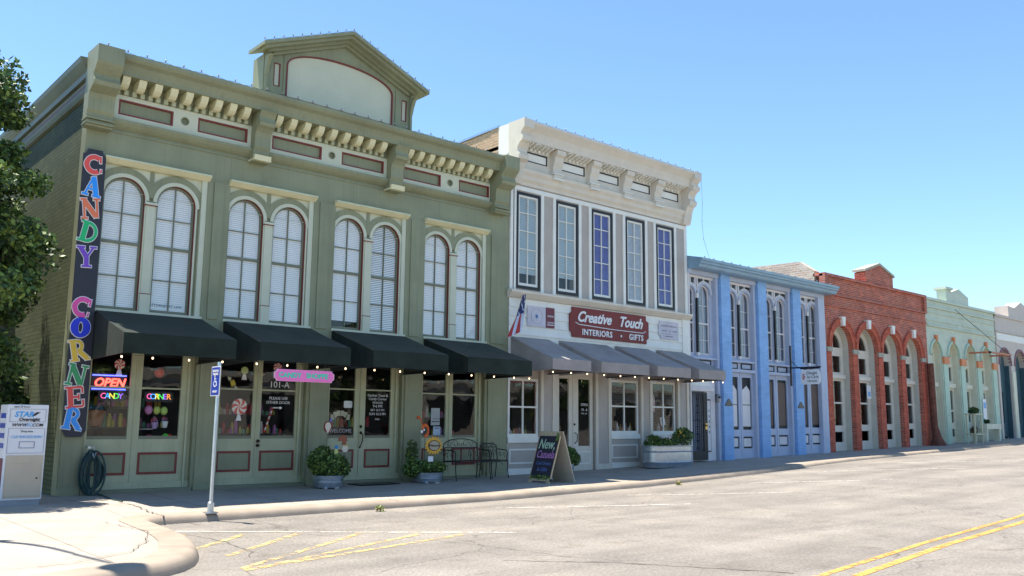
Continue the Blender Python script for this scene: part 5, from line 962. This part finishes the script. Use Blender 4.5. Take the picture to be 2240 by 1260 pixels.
# window lettering
def lettering(lines, label, m=LETW, y=.118, cat='window lettering', par=None, extra=None):
    b = MB()
    for s, x, z, size in lines: b.text(s, x, z, size, y - .004, .003)
    if extra: extra(b)
    return tag(b.build('window_lettering', m), label, cat)
lettering([('101-A', 4.33, 2.14, .19)], 'white number 101-A on the door glass below the pink sign', y=.143)
lettering([('PLEASE USE', 4.32, 1.85, .085), ('OTHER DOOR', 4.32, 1.76, .085)], 'white notice with an arrow on the right-hand candy shop door', y=.143, extra=lambda b: (b.box(4.2, 4.36, .139, .142, 1.64, 1.66), b.prism([(4.36, 1.615), (4.42, 1.65), (4.36, 1.685)], 'y', .139, .142)))
lettering([('Kitchen Toast &', 6.85, 1.98, .085), ('Candy Corner', 6.85, 1.90, .085), ('MON-FRI', 6.85, 1.81, .07), ('9-6 PM', 6.85, 1.73, .09), ('SAT 10-7 PM', 6.85, 1.64, .07), ('SUN 12-5 PM', 6.85, 1.55, .08), ('PUSH', 6.85, 1.43, .05)], 'white opening hours lettered on the door glass with the curved handle', y=.143)
lettering([('WELCOME', 5.88, 1.16, .12)], 'pale word low on the door glass behind the ghost stake', mat('faded_white', (.42, .42, .44)), y=.143)
lettering([('ATTORNEY', 1.64, 3.62, .072), ('AT LAW', 1.97, 3.62, .072)], 'small blue window lettering ATTORNEY AT LAW at the foot of an upstairs window', mat('deep_blue_letter', (.04, .10, .18)), y=.16)
b = MB(); b.text('COOKIES', 0, 0, .11, 0, .004); b.v = [(9.66 + q[2], .135, 2.0 + q[0]) for q in b.v]; tag(b.build('window_lettering', mat('faded_white', (.42, .42, .44))), 'vertical word running up the glass above the iron chair', 'window lettering')
t = thing('window_arch_cards', (5.9, .2, 1.5), 'arch of pale cream cards stuck inside the left glass of the third door', 'cards')
for k in range(6): a = radians(155 - k * 26); x = 5.9 + .22 * cos(a); z = 1.4 + .16 * sin(a); b = MB(); b.box(x - .045, x + .045, .2, .204, z - .06, z + .06); b.build('card', mat('cream_card', (.5, .47, .33)), t)
b = MB(); b.prism([(6.0, 1.68), (6.18, 1.68), (6.2, 1.7), (6.2, 1.82), (6.18, 1.84), (6.0, 1.84), (5.98, 1.82), (5.98, 1.7)], 'y', .2, .205); tag(b.build('notice', LETW), 'small white card above the arch of cream cards', 'notice')
b = MB(); b.box(8.45, 8.72, .2, .204, 1.30, 1.72); b.box(8.5, 8.7, .195, .1995, 1.45, 1.46, 1); b.box(8.47, 8.7, .195, .1995, 1.38, 1.40, 1); tag(b.build('notice', [mat('grey_poster', (.5, .53, .55)), LETK]), 'tall grey poster in the window left of the bench', 'notice')
b = MB(); b.box(8.52, 8.74, .19, .1945, 1.0, 1.27); b.box(8.56, 8.70, .187, .1895, 1.22, 1.24, 1); tag(b.build('notice', [mat('pale_blue_poster', (.5, .62, .78)), mat('rust_board', (.26, .08, .04))]), 'pale blue poster directly below the tall grey poster', 'notice')
lettering([('OPEN', 13.76, 1.9, .11), ('10 - 6', 13.76, 1.76, .11), ('Mon - Sat', 13.76, 1.66, .06)], 'white opening hours on the right glass of the cream shop door', y=.08)
b = MB(); 
for k in range(14): b.box(10.9 + k * .07, 10.94 + k * .07, .08, .084, 2.43, 2.47)
for k in range(20): b.box(11.82, 11.85, .08, .084, 1.1 + k * .07, 1.14 + k * .07); 
b.box(10.9, 11.86, .08, .084, 2.475, 2.485); tag(b.build('red_garland', SIGNR), 'red bead garland round the inside of the first cream shop window', 'garland')
# goods in the cream shop windows
def goods(x0, x1, z, n, seed, label):
    g = random.Random(seed); b = MB()
    for k in range(n):
        x = g.uniform(x0, x1); h = g.uniform(.08, .32); r = g.uniform(.02, .05); b.lathe([(r, 0), (r * g.uniform(.8, 1.3), h * .6), (r * .4, h * .8), (r * .45, h)], x, .28 + g.uniform(0, .25), 8, k % 5, z=z)
    return tag(b.build('window_goods', [flat('goods_%d' % i, c) for i, c in enumerate(((.6, .58, .55), (.35, .05, .05), (.12, .3, .1), (.5, .35, .08), (.08, .08, .1)))], smooth=True), label, 'goods', kind='stuff')
goods(10.95, 11.85, 1.02, 18, 1, 'jumble of jars and candles behind the first cream shop window'); goods(14.95, 16.05, 1.1, 20, 2, 'jumble of ornaments behind the middle cream shop window'); goods(16.8, 17.85, 1.1, 12, 3, 'jumble of ornaments behind the cream shop window above the trough')
t = thing('small_flag', (16.95, .2, 2.2), 'small hanging flag of red and white stripes in the window above the trough', 'flag'); b = MB()
for k in range(6): b.box(16.86 + .03 * k, 16.89 + .03 * k, .2, .204, 1.85 - .02 * k, 2.38 - .03 * k, k % 2)
b.build('cloth', [mat('flag_red', (.50, .05, .04)), mat('flag_white', (.62, .60, .66))], t)
b = MB(); b.plate([(17.36, 1.32), (17.56, 1.37), (17.49, 1.62), (17.30, 1.57)], [[(17.40, 1.37), (17.51, 1.40), (17.46, 1.57), (17.36, 1.54)]], .2, .215); b.box(17.38, 17.5, .21, .214, 1.4, 1.54, 1); tag(b.build('picture_frame', [LETW, BLACK]), 'tilted white picture frame in the window above the trough', 'picture frame')
for i, (x0, x1, z, y) in enumerate(((.55, 2.15, 1.22, .75), (.55, 2.15, 1.62, .9), (3.0, 4.7, 1.1, .5), (3.0, 4.7, 1.5, .85), (5.6, 7.2, 1.25, .9), (8.1, 9.8, 1.05, .8), (8.1, 9.8, 1.5, 1.0))):
    g = random.Random(90 + i); b = MB(); b.box(x0, x1, y, y + .35, z - .03, z, 5)
    for k in range(22):
        x = x0 + (x1 - x0) * (k + g.random() * .6) / 22; h = g.uniform(.08, .28); r = g.uniform(.025, .05); b.lathe([(r, 0), (r, h * .75), (r * .6, h * .85), (r * .65, h)], x, y + g.uniform(.08, .2), 8, g.randrange(5), z=z)
    tag(b.build('sweet_shelf', [flat('sweets_%d' % j, c) for j, c in enumerate(((.6, .55, .5), (.5, .05, .06), (.5, .4, .05), (.1, .35, .2), (.45, .15, .35)))] + [SHELF], smooth=True), ['lower shelf of sweet jars behind the OPEN window', 'upper shelf of sweet jars behind the OPEN window', 'lower shelf of sweet jars behind the doors numbered 101-A', 'upper shelf of sweet jars behind the doors numbered 101-A', 'shelf of sweet jars behind the doors with opening hours', 'lower shelf of sweet jars behind the bench window', 'upper shelf of sweet jars behind the bench window'][i], 'shelf', kind='stuff')
# right-hand buildings' street things
t = thing('plant_stand', (38.75, -.85, sz(38.7)), 'pale wooden two-shelf plant stand with a leafy plant on top by the mint building', 'plant stand'); z0 = walk_z(38.7, -.85); b = MB()
for x in (38.35, 39.12):
    for y in (-1.05, -.7): b.box(x, x + .07, y, y + .06, z0, z0 + 1.35)
b.build('legs', mat('cream_wood', (.5, .5, .36)), t)
for h in (.42, 1.32): b = MB(); b.box(38.3, 39.25, -1.1, -.6, z0 + h, z0 + h + .05); b.build('shelf', mat('cream_wood', (.5, .5, .36)), t)
b = MB(); b.leaves((38.78, -.85, z0 + 1.52), (.36, .2, .16), 300, .07, 4, nm=2); tag(b.build('potted_plant', [LEAFD, LEAF]), 'dark leafy plant on top of the pale plant stand', 'plant')
b = MB(); b.leaves((38.75, -.85, z0 + .62), (.16, .14, .2), 90, .06, 5, nm=2); tag(b.build('potted_plant', [LEAFD, RUST]), 'small dark plant on the lower shelf of the pale plant stand', 'plant')
t = thing('window_box', (41.7, -.5, .7), 'long pale planter box on legs against the mint building', 'planter'); z0 = walk_z(41.7, -.5); b = MB(); b.box(40.8, 42.6, -.65, -.3, z0 + .6, z0 + .85); b.box(40.85, 41.0, -.6, -.35, z0, z0 + .6); b.box(42.4, 42.55, -.6, -.35, z0, z0 + .6); b.build('box', MINTC, t); b = MB(); b.leaves((41.2, -.5, z0 + .95), (.25, .12, .12), 80, .06, 6); b.build('plants', LEAFD, t)
b = MB(); b.box(42.1, 42.5, -.05, -.02, 1.7, 2.75); b.box(42.15, 42.45, -.055, -.051, 2.3, 2.6, 1); tag(b.build('notice', [LETW, mat('light_blue_mark', (.22, .45, .75))]), 'white and blue poster on the mint building pier', 'notice')
b = MB(); b.tube([(36.05, -.35, sz(36) - .02), (36.02, -.3, .9), (36.0, -.22, 1.4), (35.98, -.2, 4.2)], [.34, .2, .15, .15], 9); tag(b.build('rusty_downpipe', RUST, smooth=True), 'thick rusty brown downpipe between the red brick and mint buildings', 'downpipe')
b = MB(); b.box(31.0, 31.36, .32, .335, 2.5, 3.05); b.box(31.08, 31.28, .315, .3195, 2.6, 2.8, 1); tag(b.build('notice', [LETW, mat('light_blue_mark', (.22, .45, .75))]), 'white poster in the second doorway of the red brick building', 'notice')
t = thing('canopy_frame', (43, -.6, 4.9), 'orange-edged flat metal canopy held by a slanting rod on the mint building', 'canopy'); b = MB(); b.box(40.9, 43.6, -1.0, -.9, 4.93, 5.01); b.box(40.9, 41.0, -1.0, .0, 4.93, 5.01); b.box(43.5, 43.6, -1.0, .0, 4.93, 5.01); b.build('frame', mat('orange_steel', (.45, .16, .08), .5, .2), t); b = MB(); b.tube([(39.6, .0, 7.0), (43.3, -.95, 5.0)], .013, 5); b.build('rod', IRON, t)
for (x, y, l) in ((4.15, -4.2, 'dry leaf clump lying in the gutter below the shrub tub'), (13.1, -3.75, 'small green weed growing from the gutter near the cream shop')):
    b = MB(); b.leaves((x, y, road_z(x, y) + .05), (.11, .07, .05), 60, .03, 9, nm=2); tag(b.build('weed', [mat('dry_leaf', (.3, .22, .1)), LEAFL] if x < 5 else [LEAFL, mat('dry_leaf', (.3, .22, .1))]), l, 'weed')
# street lamp just outside the left edge; its shadow crosses the corner of the pavement
t = thing('street_lamp', (-3.1, -3.9, -.05), 'tall grey street lamp with a curved arm at the street corner', 'street lamp'); b = MB(); b.tube([(-3.1, -3.9, -.05), (-3.1, -3.9, 7.5), (-3.05, -4.2, 8.1), (-3.0, -4.8, 8.4), (-2.9, -5.6, 8.4)], [.07, .05, .04, .035, .03], 8); b.build('pole', GALV, t, True); b = MB(); b.lathe([(.02, .12), (.16, .05), (.24, -.02), (.2, -.05), (.001, -.08)], -2.88, -5.9, 14, z=8.38); b.build('lamp_head', GALV, t, True); b = MB(); b.box(-3.3, -2.9, -3.99, -3.97, 5.6, 6.1); b.build('bracket_plate', GALV, t)
# ================================================================== TREES
def tree(loc, h, crown, nclump, nleaf, lsize, label, seed, mats, trunk_r=.16, low=.35, group=None):
    g = random.Random(seed); x, y = loc; t = thing('tree', (x, y, 0), label, 'tree', group); cx, cy, cz, rx, ry, rz = crown
    b = MB(); b.tube([(x, y, -.1), (x + .05, y, h * .2), (x - .03 + (cx - x) * .3, y, h * .45), (cx, cy, h * .8)], [trunk_r * 1.3, trunk_r, trunk_r * .7, .03], 9)
    cl = []
    for k in range(nclump):
        while True:
            d = Vector((g.uniform(-1, 1), g.uniform(-1, 1), g.uniform(-1, 1)))
            if .35 < d.length < 1: break
        k_ = 1 - .35 * max(0, d.z); p = Vector((cx + d.x * rx * k_, cy + d.y * ry * k_, cz + d.z * rz)); cl.append(p)
    for p in cl[:26]:
        s = Vector((x + (cx - x) * .5, y + (cy - y) * .5, max(h * .2, p.z - 1.6))); m_ = (s + p) / 2 + Vector((0, 0, .2)); b.tube([s, m_, p], [.05, .03, .01], 5)
    b.build('trunk', TRUNK, t, True)
    b = MB(); b.raw = 1
    for k, p in enumerate(cl): r = g.uniform(.3, .62) * min(1.4, rx / 2.1); b.leaves(tuple(p), (r, r, r * .8), nleaf, lsize, seed * 100 + k, nm=3, hollow=.15)
    b.build('crown', mats, t); return t
tree((-2.9, 1.6), 8, (-2.05, 1.0, 4.9, 1.9, 2.1, 3.6), 170, 440, .055, 'leafy green tree beside the brick side wall of the corner shop', 3, [LEAF, LEAFL, LEAFD])
tree((-2.9, 6.0), 8, (-1.9, 5.4, 5.4, 1.8, 2.8, 3.2), 120, 230, .09, 'second leafy tree behind the first, added to shade the brick side wall', 8, [LEAF, LEAFL, LEAFD])  # extra tree, added so that its crown shades the side wall
tree((-4.6, 9.5), 8, (-4.2, 9.5, 4.4, 3.6, 3, 3.9), 90, 260, .12, 'dense dark tree farther back behind the tree by the side wall', 4, [LEAFD, LEAF, LEAFD])
b = MB(); 
for k in range(34): g = random.Random(k + 50); b.leaves((-.42 + g.uniform(-.4, .18), 4.3 + g.uniform(-1.9, 3), g.uniform(.2, 2.3)), (.32, .5, .45), 260, .08, 500 + k, nm=2, hollow=.1)
b.raw = 1; tag(b.build('hedge', [LEAFD, LEAF]), 'dark overgrown hedge added to darken the foot of the side wall behind the drop box', 'hedge')  # leaf mass put in to darken the shaded foot of the side wall
for k, (x, y, h) in enumerate(((9, -33, 6.5), (27, -34, 7.5), (46, -34, 7))):
    tree((x, y), h, (x, y, h * .6, 3.2, 2.4, h * .4), 36, 90, .32, ['tree across the street facing the green shop', 'tree across the street facing the blue building', 'tree across the street facing the mint building'][k], 20 + k, [LEAF, LEAFD, LEAFL], .22, group='trees across the street')
t = thing('brick_store', (25, -42, 0), 'long low cream stucco store across the street behind the three trees', 'building'); b = MB(); b.box(-20, 75, -48, -38, -.5, 4.2); b.build('wall', mat('cream_stucco', (.6, .56, .48)), t); b = MB(); b.box(-20.2, 75.2, -48.2, -37.8, 4.2, 4.6); b.build('parapet', OFFW, t)
for k in range(12): b = MB(); b.box(-15 + k * 7.3, -10.5 + k * 7.3, -37.99, -37.9, .4, 3.2); b.build('window', mat('dark_glass', (.03, .035, .04), .15), t)
bpy.data.objects.remove(p)
for o in bpy.data.objects:
    for ch in o.children: pass
